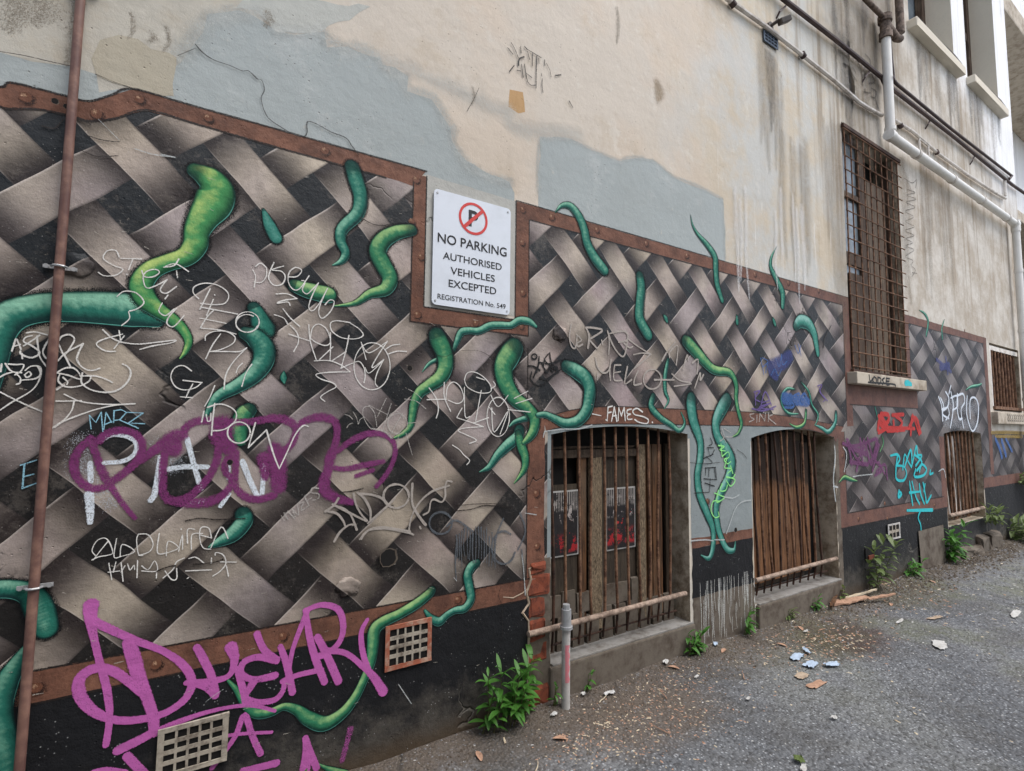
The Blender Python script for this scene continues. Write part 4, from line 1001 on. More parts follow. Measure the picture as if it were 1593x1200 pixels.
g('graffiti_tag', 'white', Ee, [[(330, 445), (345, 405), (385, 395), (440, 420), (490, 475), (490, 520), (420, 525), (350, 490), (330, 445)], [(435, 510), (400, 700)], [(110, 495), (155, 560), (168, 630), (155, 682)], [(98, 568), (220, 565)], [(205, 460), (205, 550), (245, 642)], [(215, 560), (225, 490), (262, 458), (305, 490), (325, 560), (290, 592), (230, 572)], [(330, 490), (334, 668), (365, 672)], [(315, 620), (282, 680)], [(282, 680), (360, 705), (448, 736)], [(448, 736), (330, 745), (292, 762), (350, 790), (405, 820), (362, 840)], [(390, 712), (480, 680)], circ(540, 675, 70, 122), [(480, 610), (520, 660)], [(495, 540), (540, 612), (602, 540)], [(500, 620), (515, 770), (600, 640), (552, 782)], [(640, 560), (725, 515)], [(650, 592), (750, 560)], [(600, 630), (740, 645)], [(255, 850), (300, 880), (325, 910), (362, 945), (345, 972)], [(405, 428), (455, 445)], [(510, 455), (522, 480), (495, 500)]], 2.0, 'white marker tag between the two green tentacles')
g('graffiti_tag', 'white', K, [[(215, 355), (270, 330), (330, 320), (375, 300), (350, 220), (310, 185), (250, 210), (215, 280), (240, 320)], [(225, 355), (290, 270), (340, 210)], [(405, 190), (385, 330), (435, 330)], [(432, 330), (450, 235), (545, 290), (432, 330)], [(575, 155), (560, 200), (575, 310), (610, 320)], [(575, 155), (650, 160), (688, 230), (660, 290), (580, 320)], [(735, 150), (722, 298), (795, 300)], [(790, 322), (805, 210), (885, 260), (800, 300)], [(885, 290), (915, 160), (915, 272)], [(905, 115), (906, 118)], [(955, 225), (955, 120), (1010, 118)], [(985, 272), (990, 160), (1070, 150)], [(1140, 185), (1120, 110), (1060, 105), (1048, 180), (1075, 260), (1135, 272)], [(1048, 160), (1138, 185)], [(1135, 262), (1215, 100), (1268, 188)],
  [(345, 380), (368, 508)], [(340, 450), (430, 440)], [(400, 370), (380, 450)], [(440, 375), (455, 520)], [(470, 400), (440, 450)], [(490, 385), (510, 432), (540, 395), (545, 430)], [(568, 360), (563, 492)], [(600, 400), (650, 430), (700, 362), (718, 440), (600, 440)], [(715, 455), (713, 495)], [(765, 495), (840, 430), (870, 370), (930, 340)], [(780, 440), (830, 505), (870, 500), (870, 420)], [(940, 440), (1140, 432)], [(965, 345), (1020, 335), (1085, 382)], [(1140, 340), (1138, 380)], [(1168, 318), (1175, 298), (1230, 315), (1252, 380), (1210, 440), (1150, 480)], [(1210, 370), (1330, 372)], [(1255, 400), (1272, 480)], [(950, 500), (965, 490)]], 2.0, 'two lines of thin white marker capitals low on the left mural')
g('graffiti_tag', 'whitefaint', Pf, [[(205, 890), (235, 930)], [(228, 862), (262, 915)], [(262, 915), (232, 875), (275, 850)], [(262, 848), (318, 912)], [(300, 830), (320, 895)], [(300, 830), (350, 880), (345, 800)], [(345, 790), (395, 770)], [(395, 770), (375, 840), (440, 800)], [(400, 720), (440, 800)], [(400, 720), (450, 690)], [(420, 760), (460, 735)], [(520, 655), (470, 650), (460, 690), (520, 700), (520, 740), (470, 755)]], 2.4, 'pale capitals KINZES along a slat')
g('graffiti_tag', 'greymark', Pf, [[4.5, (690, 740), (650, 800), (580, 850)], [(600, 850), (680, 870), (730, 930), (745, 970)], [(655, 1105), (700, 1030), (770, 970), (820, 960)], [(650, 800), (740, 830), (800, 890), (845, 1005)], [(820, 700), (835, 780), (880, 870), (935, 930)], [(640, 790), (760, 850), (930, 935)], [(850, 690), (910, 740), (960, 840), (960, 930)], [(880, 700), (980, 710), (1060, 740), (1110, 790)], circ(1180, 720, 108, 100), [(940, 950), (1020, 880), (1110, 800), (1170, 740)], [(885, 1085), (930, 1020), (1020, 985), (1140, 990), (1300, 1020)]], 4, 'grey marker word in looping strokes below the purple word')
g('graffiti_tag', 'greymark', SF, [[4.5, (500, 540), (498, 640), (530, 710), (572, 765)], [(480, 800), (495, 720), (540, 640), (610, 580), (700, 550)], [(715, 528), (690, 525), (680, 560), (680, 610), (660, 640), (620, 625), (600, 640), (590, 690), (560, 710)], [(470, 800), (505, 820)], [(540, 775), (545, 785)], [(210, 845), (250, 800), (340, 785), (430, 800), (500, 815)]], 3.5, 'grey marker loops ending in a hook')
gp = [circ(655, 755, 62, 60)] + [[(1000, 730), (960, 830), (950, 960)]]
for i in range(15):
    x = 742 + i * 15; z0 = 790 + random.uniform(-20, 40)
    gp.append([(x, z0, 3.2), (x + random.uniform(-8, 8), z0 + 90, 2.6), (x + random.uniform(-6, 4), z0 + random.uniform(150, 200), 1.6)])
gp += [[(745, 850), (735, 960), (742, 1070, 1.5)], [(690, 770), (740, 740), (830, 800)], circ(1000, 890, 65, 90, turns=.8), [(1090, 700), (1120, 800), (1080, 900)], [(1100, 900, 3), (1110, 1000, 2), (1118, 1140, 1.5)]]
g('graffiti_tag', 'greypaint', SF, gp, 4.2, 'dripping dark grey paint near the window border')
g('graffiti_tag', 'greymark', N, [[(345, 150), (330, 260), (350, 350), (385, 360), (400, 250)], [(395, 240), (440, 290), (400, 320), (410, 350), (450, 330)], [4, (480, 175), (510, 250), (500, 362)], [4, (480, 175), (560, 180), (632, 205), (510, 285)], [(510, 285), (585, 370)], [(625, 290), (635, 330)], [(680, 205), (695, 300), (690, 420)], [(680, 210), (725, 330), (790, 425), (835, 430), (862, 300)], [(700, 230), (840, 210), (860, 290), (780, 310)], [(830, 320), (880, 360), (910, 350)], [(870, 280), (960, 350), (1075, 420)], [(920, 425), (1000, 410), (1080, 422)], [(1075, 420), (1000, 490), (925, 550)],
  [(565, 450), (590, 540), (640, 592), (690, 570), (712, 470)], [(712, 470), (700, 570), (705, 660)], [(590, 600), (588, 655)], [(745, 520), (735, 600), (745, 660), (810, 662)], [(745, 520), (800, 520)], [(738, 592), (800, 580)], [(862, 535), (845, 620), (840, 692), (900, 655)], [(960, 575), (930, 640), (925, 702), (990, 690)], circ(1090, 650, 82, 90), [(1110, 655), (1290, 656)], [(1270, 600), (1340, 660), (1450, 690), (1290, 715)], [(1180, 480), (1225, 400), (1300, 310)], [(1250, 450), (1250, 400), (1320, 340), (1320, 430), (1310, 520)], [(1370, 560), (1410, 430), (1420, 480)], [(1500, 600), (1510, 470), (1460, 500)], [(1480, 730), (1530, 590), (1530, 660), (1560, 610)]], 3.2, 'two lines of grey marker lettering over the weave above the left basement window')
g('graffiti_tag', 'black', Ee, [circ(765, 300, 16, 16, turns=1), [(728, 358), (760, 362), (800, 385)], [(795, 300), (790, 350), (760, 430)], [(780, 400), (800, 335), (832, 385)], [(830, 320), (822, 360), (838, 400)], [(862, 275), (830, 320), (880, 370)], [(800, 335), (860, 345), (920, 325)], [(862, 275), (870, 330), (912, 400)], [(750, 395), (742, 440), (780, 478), (830, 470), (880, 420), (930, 380)], [(830, 375), (845, 400), (862, 370), (880, 395), (900, 360), (915, 395)], [(800, 430), (840, 440), (900, 400)]], 3.0, 'black marker tag between the two bending tentacles')
g('graffiti_tag', 'white', N, [[(684, 908), (676, 1034)], [(684, 906), (722, 898)], [(680, 960), (712, 952)], [(716, 1036), (742, 905)], [(742, 905), (764, 1036)], [(724, 988), (760, 984)], [(776, 1030), (782, 912)], [(782, 912), (806, 985)], [(806, 985), (832, 912)], [(832, 912), (842, 1030)], [(896, 925), (862, 935), (860, 965), (892, 970), (862, 985), (866, 1018), (905, 1016)], [(1000, 950), (950, 918), (912, 940), (930, 975), (1000, 992), (1052, 1020), (1040, 1056), (970, 1046), (930, 1020)], [(665, 1022), (668, 1025)], [(1090, 1045), (1093, 1048)], [2, (540, 968), (620, 985)]], 3.0, 'white marker word FAMES on the arch border', parent=border)
g('graffiti_tag', 'whitefaint', Mf, [[(245, 935), (210, 945), (220, 970), (248, 985), (205, 1008)], [(272, 950), (270, 1012)], [(292, 1005), (298, 935)], [(298, 935), (340, 1000)], [(340, 1000), (348, 930)], [(375, 930), (372, 1005)], [(410, 945), (375, 970), (440, 1030)]], 2.4, 'pale marker word SINK on the arch border', parent=border)
g('graffiti_tag', 'black', F, [[(375, 605), (385, 630), (370, 640)], [(360, 650), (390, 650)], [(365, 650), (375, 690), (395, 660)], [(345, 700), (390, 680)], [(355, 690), (385, 720), (350, 725)], [(350, 745), (400, 742)], [(355, 745), (352, 780)], [(370, 745), (368, 785)], [(395, 745), (400, 790)], [(345, 795), (405, 800)], [(375, 795), (372, 855)], [(350, 815), (395, 830)], [(400, 742), (405, 800)]], 1.6, 'thin black vertical tag on the grey pier', parent=wall)
g('graffiti_tag', 'lime', F, [[(412, 640), (440, 645), (420, 660), (445, 665)], [(425, 632), (430, 690)], [(432, 690), (458, 670), (462, 695), (440, 705), (455, 725), (470, 715)], [(440, 745), (452, 700)], [(445, 745), (475, 750), (455, 770)], [(470, 735), (480, 770)], [(450, 790), (480, 790), (490, 775)], [(448, 800), (470, 830), (490, 800), (450, 785)], [(430, 820), (420, 850), (445, 850), (455, 825)], [(395, 862), (440, 880)], [(412, 850), (405, 905), (440, 885)], [(420, 900), (390, 900), (378, 940), (395, 975), (415, 970), (412, 950)]], 2.6, 'lime marker lettering running down the second tentacle')
g('graffiti_tag', 'whitefaint', F, [[(430, 560), (440, 600), (420, 620)], [(440, 560), (470, 580)], [(445, 600), (480, 600)], [(425, 580), (450, 630)]], 2.0, 'faint white scribble above the lime lettering')
g('graffiti_tag', 'bluedark', Mf, [[30, (400, 520), (500, 480), (560, 430)], [22, (400, 560), (440, 600)]], 22, 'dark blue overspray across the weave')
g('graffiti_tag', 'blue', Mf, [[(305, 440), (320, 520), (335, 590)], [(320, 440), (370, 470), (325, 520)], [(350, 570), (370, 480)], [(440, 440), (470, 520), (490, 410)], [(490, 410), (500, 500), (540, 470)], [(610, 330), (640, 400), (660, 330)], [(640, 320), (665, 420)], [(400, 590), (430, 540), (460, 600), (490, 540)]], 2.6, 'thin blue marker lettering on the weave')
g('graffiti_tag', 'blue', Mf, [[26, (520, 800), (570, 810)], [20, (620, 820), (720, 830)], [6, (500, 760), (540, 850), (580, 780)], [6, (600, 780), (650, 760), (640, 840)], [6, (650, 800), (700, 760), (720, 860)], [5, (540, 760), (600, 870), (520, 880)]], 12, 'bright blue tag inside the small teal loop')
g('graffiti_tag', 'violet', Mf, [[(245, 745), (300, 735), (255, 800), (300, 830)], [(255, 745), (260, 860)], [(300, 900), (345, 740), (400, 860)], [(310, 840), (380, 820)], [(270, 900), (400, 840), (290, 880), (420, 900)], [(230, 890), (330, 910), (440, 870)]], 3.0, 'violet marker tag above the arch border')
g('graffiti_tag', 'violet', Mf, [[(810, 690), (850, 680), (830, 740), (880, 800), (860, 830)], [(820, 690), (850, 770), (900, 820)]], 2.2, 'small violet hooked line')
# --- under the tall window
g('graffiti_lettering', 'purple2', L, [[8, (90, 440), (120, 560), (130, 640)], [8, (60, 470), (160, 490), (330, 430)], [8, (170, 690), (200, 560), (250, 480)], [9, (250, 500), (290, 640), (330, 470)], [8, (340, 440), (330, 560), (300, 690)], [7, (330, 620), (380, 680), (320, 730)], [12, (120, 500), (260, 560)], [10, (120, 620), (260, 640)], [6, (350, 620), (400, 720)], [7, (100, 440), (180, 600), (230, 440)], [7, (200, 430), (230, 640), (330, 560)], [8, (260, 430), (310, 600), (350, 480)], [6, (330, 700), (400, 640), (420, 760)]], 8, 'faded purple lettering under the tall barred window')
g('graffiti_lettering', 'red', L, [[9, (370, 230), (350, 300), (345, 360)], [9, (370, 230), (430, 240), (420, 300), (360, 310), (420, 360)], [8, (460, 240), (550, 235)], [8, (470, 290), (480, 360), (520, 350)], [7, (410, 340), (640, 350)], [7, (610, 400), (625, 240), (680, 400), (670, 290)], [12, (380, 260), (400, 340)], [9, (350, 250), (420, 330), (350, 380)], [8, (480, 240), (540, 300), (500, 370)], [7, (420, 370), (560, 360)], [8, (600, 330), (650, 260), (690, 380)]], 8, 'red sprayed letters under the window sill')
g('graffiti_lettering', 'cyan', L, [[(445, 570), (500, 560), (520, 600), (490, 650)], [(500, 580), (490, 680), (495, 760), (550, 770), (575, 720), (555, 660), (500, 650)], [(545, 680), (560, 560), (590, 620), (615, 660)], [(560, 660), (610, 520), (620, 650)], [(620, 650), (655, 490), (665, 560), (700, 570), (650, 650)], [(640, 560), (700, 620), (660, 690)], [(650, 680), (640, 740), (710, 730), (738, 680), (700, 640), (680, 700)], [(600, 780), (610, 860), (625, 970)], [(600, 870), (690, 860)], [(620, 780), (650, 900), (680, 960)], [(680, 800), (690, 880), (720, 960)], [(710, 790), (730, 900), (740, 950), (775, 890)], [(725, 800), (715, 860)], [6, (515, 855), (510, 905), (535, 880), (515, 860)], [6, (580, 1015), (785, 1010)], [(690, 1015), (670, 1070), (690, 1130), (695, 1190)], [(770, 690), (765, 720), (790, 710)]], 4.6, 'turquoise tag of two stacked words with an underline')
g('graffiti_lettering', 'haze', R5, [[34, (220, 470), (300, 480), (380, 490)], [30, (220, 560), (330, 570), (380, 580)]], 30, None)
g('graffiti_lettering', 'whitespray', R5, [[(190, 435), (205, 480), (210, 550)], [(200, 440), (215, 480), (210, 520), (240, 540)], [(205, 495), (225, 490)], [(225, 410), (240, 440), (235, 480), (215, 500)], [(235, 480), (242, 520), (225, 548)], [(250, 410), (262, 480), (248, 585)], [(250, 440), (280, 430), (282, 480), (258, 500)], [(282, 420), (280, 480), (290, 540), (305, 540)], [(280, 430), (310, 420), (318, 460), (300, 500), (312, 585)], [(330, 430), (328, 520), (355, 602), (380, 560), (385, 480), (370, 440), (345, 450), (345, 540)], [(250, 380), (240, 420)]], 4.4, 'white blue sprayed letters above the far basement window')
g('graffiti_tag', 'bluedark', R5, [[14, (200, 290), (240, 280)], [8, (180, 250), (250, 310)], [7, (225, 240), (235, 320)]], 10, 'blue smudge on the far weave')
g('graffiti_lettering', 'blue', R5, [[10, (470, 640), (490, 690), (500, 730)], [12, (500, 650), (520, 720)], [8, (520, 640), (550, 700)]], 10, 'blue spray on the weave below the far small window')
g('graffiti_lettering', 'ochrelime', R5, [[7, (450, 610), (520, 608), (609, 612)], [6, (470, 628), (600, 630)]], 6, 'yellow band of spray under the far sill')
# --- on the plain plaster
g('graffiti_tag', 'black', J, [[(190, 200), (225, 260), (275, 380)], [2.6, (340, 365), (285, 390), (275, 465)], [2, (225, 465), (170, 535)], [(255, 520), (300, 530)], [2, (310, 455), (330, 600)], [2.4, (345, 245), (375, 275)], [(375, 275), (440, 315), (540, 375)], [(380, 300), (405, 395)], [(440, 320), (438, 470)], [(490, 350), (482, 560), (480, 730)], [(510, 380), (515, 440)], [(580, 400), (582, 470)], [(600, 440), (640, 520), (655, 600)], [(345, 450), (360, 560), (380, 655)], [(365, 555), (430, 608)], [(380, 655), (420, 695), (470, 695)], [(540, 560), (545, 590)], [(553, 620), (550, 700), (560, 780)], [2, (705, 582), (770, 575)], [(865, 880), (910, 955)], [(300, 240), (305, 320)], [(150, 260), (210, 335)]], 1.5, 'thin black marker scribble high on the cream plaster', parent=wall)
g('graffiti_tag', 'blackfaint', (1120, 0, 5.31), [[(1025, 530), (1060, 550), (1110, 640), (1130, 670)], [(1200, 450), (1240, 500), (1240, 580), (1190, 630)], [(1250, 610), (1280, 680), (1230, 690)], [(1190, 760), (1240, 770)], [(1250, 730), (1290, 760), (1280, 810), (1250, 800)], [(1280, 810), (1310, 900)], [(1100, 560), (1120, 600)], [(1130, 480), (1170, 600), (1180, 700)]], 4, 'worn black scribble beside the white drainpipe', parent=wall)
g('graffiti_tag', 'blackfaint', Q8, [[(870, -20), (920, 0), (865, 15), (925, 40), (862, 60), (920, 90), (858, 115), (910, 150), (858, 180), (915, 210), (855, 235), (912, 265), (860, 285), (905, 310), (860, 330), (912, 355), (858, 395), (905, 420), (895, 450), (920, 480), (898, 520)], [(900, 495), (930, 500)], [(815, -100), (830, -60)], [(850, -90), (900, -60), (930, -80), (920, -30)], [(880, -60), (900, 0)]], 1.8, 'worn zigzag line right of the tall barred window', parent=wall)
# --- cracks, gouges and holes in the render
cr = Ribbons()
def crk(rb, fr, pts, w=2.0):
    out = []
    for x, y in pts:
        px = fr[0] + x / fr[2]; py = fr[1] + y / fr[2]; p = P(px, py, GY[0] * FILM); out.append((p.x, p.z, w * pxm(px, py) * random.uniform(0.7, 1.3)))
    GY[0] -= 0.000012
    q_ = Ribbons(); q_.stroke(out, GY[0], cols=2); q_.build('crack', SP['crack' if rb is cr else 'crackw'], bld)
F1 = (0, 0, 3.9825); F2 = (400, 0, 3.9825)
for fr, pts, w in [(F1, [(1210, 275), (1260, 330), (1330, 375), (1420, 405), (1500, 440), (1540, 440), (1593, 490)], 2.2), (F2, [(0, 490), (30, 500), (45, 560), (25, 610), (50, 700), (90, 750), (200, 820), (270, 850)], 1.6), (F2, [(290, 850), (310, 820), (312, 755), (370, 770), (460, 820), (550, 855), (590, 910), (630, 960)], 2.2), (F1, [(1100, 345), (1150, 325), (1210, 300)], 1.4), (F1, [(590, 460), (700, 505), (800, 540), (870, 555), (1000, 600)], 1.6), (F1, [(0, 320), (150, 345), (300, 380), (440, 410)], 1.6),
   (F1, [(260, 780), (340, 795), (400, 740), (500, 745), (560, 770)], 3), (F1, [(480, 920), (600, 970), (730, 965)], 2), (F1, [(540, 840), (640, 870), (740, 880)], 2), (F2, [(1375, 545), (1340, 620), (1300, 690)], 1.2), (Ee, [(160, 290), (210, 300), (255, 280), (320, 262), (420, 265), (490, 298)], 1.2), (SB, [(850, 560), (930, 600), (1010, 600)], 2), (Q8, [(400, 820), (360, 900), (350, 960)], 2.6),
   (O, [(940, 850), (1050, 830), (1200, 840), (1400, 830)], 3.5), (K, [(720, 440), (800, 410), (860, 400)], 3), (K, [(1000, 390), (1150, 375), (1230, 350)], 3), (SF, [(720, 690), (820, 680), (900, 660), (1050, 670)], 2.4), (SF, [(740, 660), (860, 650), (990, 650)], 2), (Pf, [(700, 690), (800, 680), (900, 655)], 3), (A, [(720, 150), (712, 230), (708, 300)], 1), (F, [(500, 660), (530, 680), (545, 700)], 1.4), (F, [(280, 720), (350, 725), (420, 718)], 1.2), (F, [(300, 862), (370, 858)], 1.6), (I, [(760, 400), (740, 480), (770, 560), (770, 700), (770, 820), (710, 940)], 1.1)]:
    crk(cr, fr, pts, w)
cw = Ribbons()
for fr, pts, w in [(F, [(565, 895), (520, 905), (490, 940), (465, 1010), (450, 1050)], 2.6), (F, [(440, 880), (480, 885), (510, 870)], 2.4), (F, [(285, 1085), (350, 1080), (390, 1085)], 2.4), (F, [(395, 1080), (440, 1080)], 2.4), (Q8, [(20, 700)], 2), (N, [(100, 1130), (250, 1110), (420, 1105), (540, 1070)], 2.2), (N, [(100, 1130), (90, 1180)], 2.5), (SF, [(1120, 700), (1180, 710)], 2), (SF, [(1100, 930), (1110, 1010), (1120, 1150)], 2), (I, [(360, 320), (385, 350)], 1), (A, [(650, 20), (560, 0)], 2), (F1, [(830, 920), (940, 955), (1070, 975)], 1.6), (F1, [(610, 740), (740, 870)], 1.2), (H, [(0, 770), (30, 745), (110, 690)], 1), (H, [(1200, 660), (1240, 720), (1280, 780)], 1.6), (L, [(140, 740), (200, 730), (300, 720)], 2.0), (L, [(60, 500), (90, 560), (70, 700)], 4), (R5, [(190, 800), (215, 790), (225, 830)], 2.5), (F, [(1000 - 50, 830), (970, 835)], 4), (F, [(955, 640), (958, 700), (950, 800), (960, 900)], 3.5)]:
    if len(pts) > 1: crk(cw, fr, pts, w)
gg = Ribbons()
random.seed(11)
for _ in range(260):                        # loose scuffs and nicks near the ground and over the mural
    x = random.choice([random.uniform(-0.6, 1.5), random.uniform(1.6, 5), random.uniform(5, 9)]); zc = random.uniform(0.05, 2.6)
    if any(inside((x, zc), q) for q in OPEN): continue
    a = random.uniform(-0.5, 0.3); l = random.uniform(0.006, 0.03)
    gg.stroke([(x, zc, random.uniform(.002, .006)), (x + l * math.cos(a), zc + l * math.sin(a), 0.002)], GY[0] - 0.0001, cols=2)
gg.build('scuff_marks', SP['gouge'], bld, 'small pale nicks in the painted wall', kind='stuff')

# --- water stains and paint runs on the upper wall
sb = Ribbons(); sk = Ribbons(); sw = Ribbons()
def run(rb, x, z0, z1, w):
    GY[0] -= 0.000012
    w *= 1.8
    rb.stroke([(x + random.uniform(-.01, .01), z0, w * .8), (x, z0 + (z1 - z0) * .3, w), (x + random.uniform(-.02, .02), z0 + (z1 - z0) * .65, w * .8), (x + random.uniform(-.02, .02), z1, w * .3)], GY[0], cols=6)
random.seed(33)
for px, py, n_, w, L_ in ((1197, 82, 9, .09, 1.5), (1300, 200, 12, .10, 2.4), (1320, 60, 12, .10, 1.2), (1345, 20, 12, .14, 1.6), (1310, 0, 10, .12, 1.3), (1400, 250, 9, .10, 1.6), (1440, 260, 10, .12, 1.6), (1470, 300, 8, .12, 1.4), (1240, 220, 6, .10, 1.3), (1340, 130, 12, .14, 1.0)):
    c = P(px, py)
    for i in range(n_): run(sb, c.x + random.gauss(0, .12), c.z + random.uniform(-.15, .05), c.z - L_ * random.uniform(.4, 1), w * random.uniform(.5, 1.4))
for x0, x1, z in ((7.0, 8.5, 6.12), (8.95, 10.3, 6.18)):
    for i in range(16): x = random.uniform(x0, x1); run(sk if i % 2 else sb, x, z, z - random.uniform(.3, 1.0), random.uniform(.05, .14))
for i in range(7): c = P(1197, 84); run(sk, c.x + random.uniform(-.09, .1), c.z, c.z - random.uniform(.2, .8), .05)
for i in range(16): c = P(random.uniform(1290, 1366), random.uniform(-10, 150)); run(sk, c.x, c.z, c.z - random.uniform(.2, .9), random.uniform(.04, .12))
for px in (1143, 1150, 1158, 1205, 1212, 1232, 1238, 1246): c = P(px, random.uniform(285, 330)); run(sw, c.x, c.z, c.z - random.uniform(.5, .9), random.uniform(.04, .08))
sb.build('water_stains', SP['stain'], wall, 'brown water streaks', kind='stuff'); sk.build('dark_stains', SP['soot'], wall, 'dark streaks under the sills and vent', kind='stuff'); sw.build('paint_runs', SP['drip'], wall, 'pale runs above the mural', kind='stuff')
# ================================================================== windows (parts of the building)
random.seed(21)
def bar(name, p0, p1, r, mat, parent, bend=0.0, n=8, mid=None):
    m = MB(); m.sm = True
    p0 = Vector(p0); p1 = Vector(p1); pts = []
    b1_, b2_ = random.uniform(-bend, bend), random.uniform(-bend, bend)
    for i in range(9):
        t = i / 8
        p = p0.lerp(p1, t); p.x += b1_ * math.sin(math.pi * t) + b2_ * math.sin(2 * math.pi * t) * 0.5
        pts.append(p)
    m.tube(pts, [r * random.uniform(0.92, 1.1) for _ in pts], n)
    return m.build(name, mat, parent)
# --- basement window beside the metal post
w1 = MB(); w1.box((1.70, 0.165, 0.1), (2.95, 0.18, 1.6))
win = w1.build('barred_window', M['void'], bld, 'left basement window with rusty bars, posters and boards')
m = MB(); m.box((1.745, 0.105, 1.285), (2.60, 0.135, 1.335), jit=.003); m.box((1.78, .10, 1.34), (2.5, .125, 1.355), jit=.004); m.build('lintel', M['wood_dark'], win)
m = MB(); m.box((1.745, 0.125, 0.24), (2.04, 0.14, 1.13)); m.build('door_panel', M['wood_grey'], win)
m = MB(); m.box((2.045, .112, .24), (2.098, .135, 1.285), jit=.004); m.build('post', M['wood_brown'], win)
m = MB(); m.box((2.12, 0.10, 0.26), (2.215, 0.125, 1.285), jit=.004); m.build('flaking_post', M['wood_speck'], win)
m = MB(); m.box((2.222, 0.125, 0.24), (2.53, 0.14, 1.285)); m.build('door_panel', M['wood_grey'], win)
for x0, x1, y0, mt in ((2.532, 2.60, .10, 'wood_speck'), (2.605, 2.625, .115, 'wood_brown'), (2.63, 2.66, .10, 'wood_brown'), (2.67, 2.765, .105, 'wood_brown'), (2.83, 2.86, .13, 'wood_dark')):
    m = MB(); m.box((x0, y0, 0.25), (x1, y0 + .02, 1.36), jit=.002, chamfer=.003); m.build('board', M[mt], win)
m = MB()
for x in [1.76 + .112 * i for i in range(10)]: m.box((x, .10, .19), (x + .09, .13, .36 + random.uniform(-.01, .03)), jit=.004)
for x in [1.80 + .112 * i for i in range(7)]: m.box((x, .108, .38), (x + .1, .122, .50 + random.uniform(-.01, .02)), jit=.004)
m.build('block_course', M['concrete_dirty'], win)
def m_poster():
    n = NT('poster_print'); x, y, z = n.xyz()
    a = n.noise(16, 5, .75); b_ = n.noise(26, 4, .7, stretch=(1, 1, .5))
    c = n.mix(n.ramp(a, .47, .53), lin(24, 20, 22), lin(34, 30, 32))
    c = n.mix(n.ramp(b_, .57, .6) * n.ramp(z, .90, .93) * (1 - n.ramp(z, 1.0, 1.06)), c, lin(176, 168, 164))
    st = (x * 62.0).mod(1.0).lt(0.3) * n.ramp(z, 0.97, 0.99) * n.ramp(a, .4, .5)
    c = n.mix(st, c, lin(182, 176, 170))
    c = n.mix(n.ramp(a, .52, .56) * (1 - n.ramp(z, .80, .86)) * n.ramp(z, .73, .75), c, lin(168, 30, 36))
    c = n.mix(n.ramp(n.noise(13, 3, .6), .68, .7), c, lin(170, 34, 36))
    return n.out(c, 0.5)
pm = m_poster()
for (x0, x1, z0, z1) in ((1.825, 2.04, .717, 1.097), (2.262, 2.518, .705, 1.09)):
    m = MB(); m.box((x0, .114, z0), (x1, .118, z1)); q = m.build('poster', M['paper'], win, 'black and red printed poster with a white edge')
    m = MB(); m.box((x0 + .009, .111, z0 + .009), (x1 - .009, .1135, z1 - .009)); m.build('poster_print', pm, q)
btop = [858, 877.5, 900, 920, 939, 957, 974, 991, 1008, 1024, 1040]; bbot = [860, 880, 902, 919, 940, 960, 978, 996, 1010, 1025, 1042]
for i, (a, c) in enumerate(zip(btop, bbot)):
    pt = P(a, 676, .035); pb = P(c, 950, .035)
    bar('bar', (pt.x, .035, 1.475), (pb.x, .03, .375), .0085, M['iron_dark'] if i == 0 else M['iron'], win, .012)
    bar('bar_end', (pb.x, .03, .37), (pb.x + random.uniform(-.006, .006), .045, .235), .007, M['iron_dark'], win)
m = MB(); m.sm = True; m.tube([(1.58, -.03, .395), (1.9, -.022, .392), (2.3, -.012, .388), (2.86, .0, .385)], .016, 10); m.build('rail', M['iron_pale'], win)
bar('thin_rail', (1.76, .05, .268), (2.84, .06, .262), .006, M['iron_dark'], win)
# --- second basement window
w2 = MB(); w2.box((3.6, .205, .1), (4.92, .22, 1.6)); win = w2.build('barred_window', M['void'], bld, 'middle basement window with bent rusty bars over brown boards')
for i in range(9):
    x = 3.66 + i * .117
    m = MB(); m.box((x, .135 + random.uniform(0, .015), .25), (x + .1145, .165, 1.43 - .02 * abs(i - 4)), jit=.002, chamfer=.003); m.build('board', M['wood_soot'], win)
m = MB(); m.box((3.64, .18, .2), (4.66, .195, 1.44)); m.build('backing_board', M['wood_dark'], win)
for i in range(10):
    x = 3.70 + i * .104 + random.uniform(-.012, .012)
    bar('bar', (x - .02, .035, 1.46), (x + .03, .03, .33), .009, M['iron'] if i % 3 else M['iron_dark'], win, .022)
    bar('bar_end', (x + .03, .03, .33), (x + .03 + random.uniform(-.01, .01), .05, .215), .007, M['iron_dark'], win)
m = MB(); m.sm = True; m.tube([(3.64, -.006, .352), (4.1, -.004, .354), (4.86, .005, .352)], .016, 10); m.build('rail', M['iron_pale'], win)
bar('thin_rail', (3.68, .06, .245), (4.8, .06, .24), .006, M['iron_dark'], win)
# --- third, far basement window
w3 = MB(); w3.box((7.37, .165, .3), (8.66, .18, 1.5)); win = w3.build('barred_window', M['void'], bld, 'far narrow looking basement window with bars and pale pipes')
for i in range(8):
    x = 7.44 + i * .14
    m = MB(); m.box((x, .12, .38), (x + .12, .15, 1.42), jit=.004); m.build('board', M[random.choice(['wood_brown', 'wood_dark', 'wood_brown'])], win)
for i in range(9):
    x = 7.48 + i * .122
    bar('bar', (x, .04, 1.46), (x + .03, .035, .44), .011, M['iron'], win, .02)
for x in (7.62, 7.82, 7.96):
    bar('pipe', (x - .04, .09, 1.4), (x + .08, .08, .46), .016, M['pvc_dirty'], win, .03)
m = MB(); m.sm = True; m.tube([(7.40, -.01, .50), (8.0, -.008, .50), (8.6, .0, .50)], .022, 10); m.build('rail', M['iron_pale'], win)
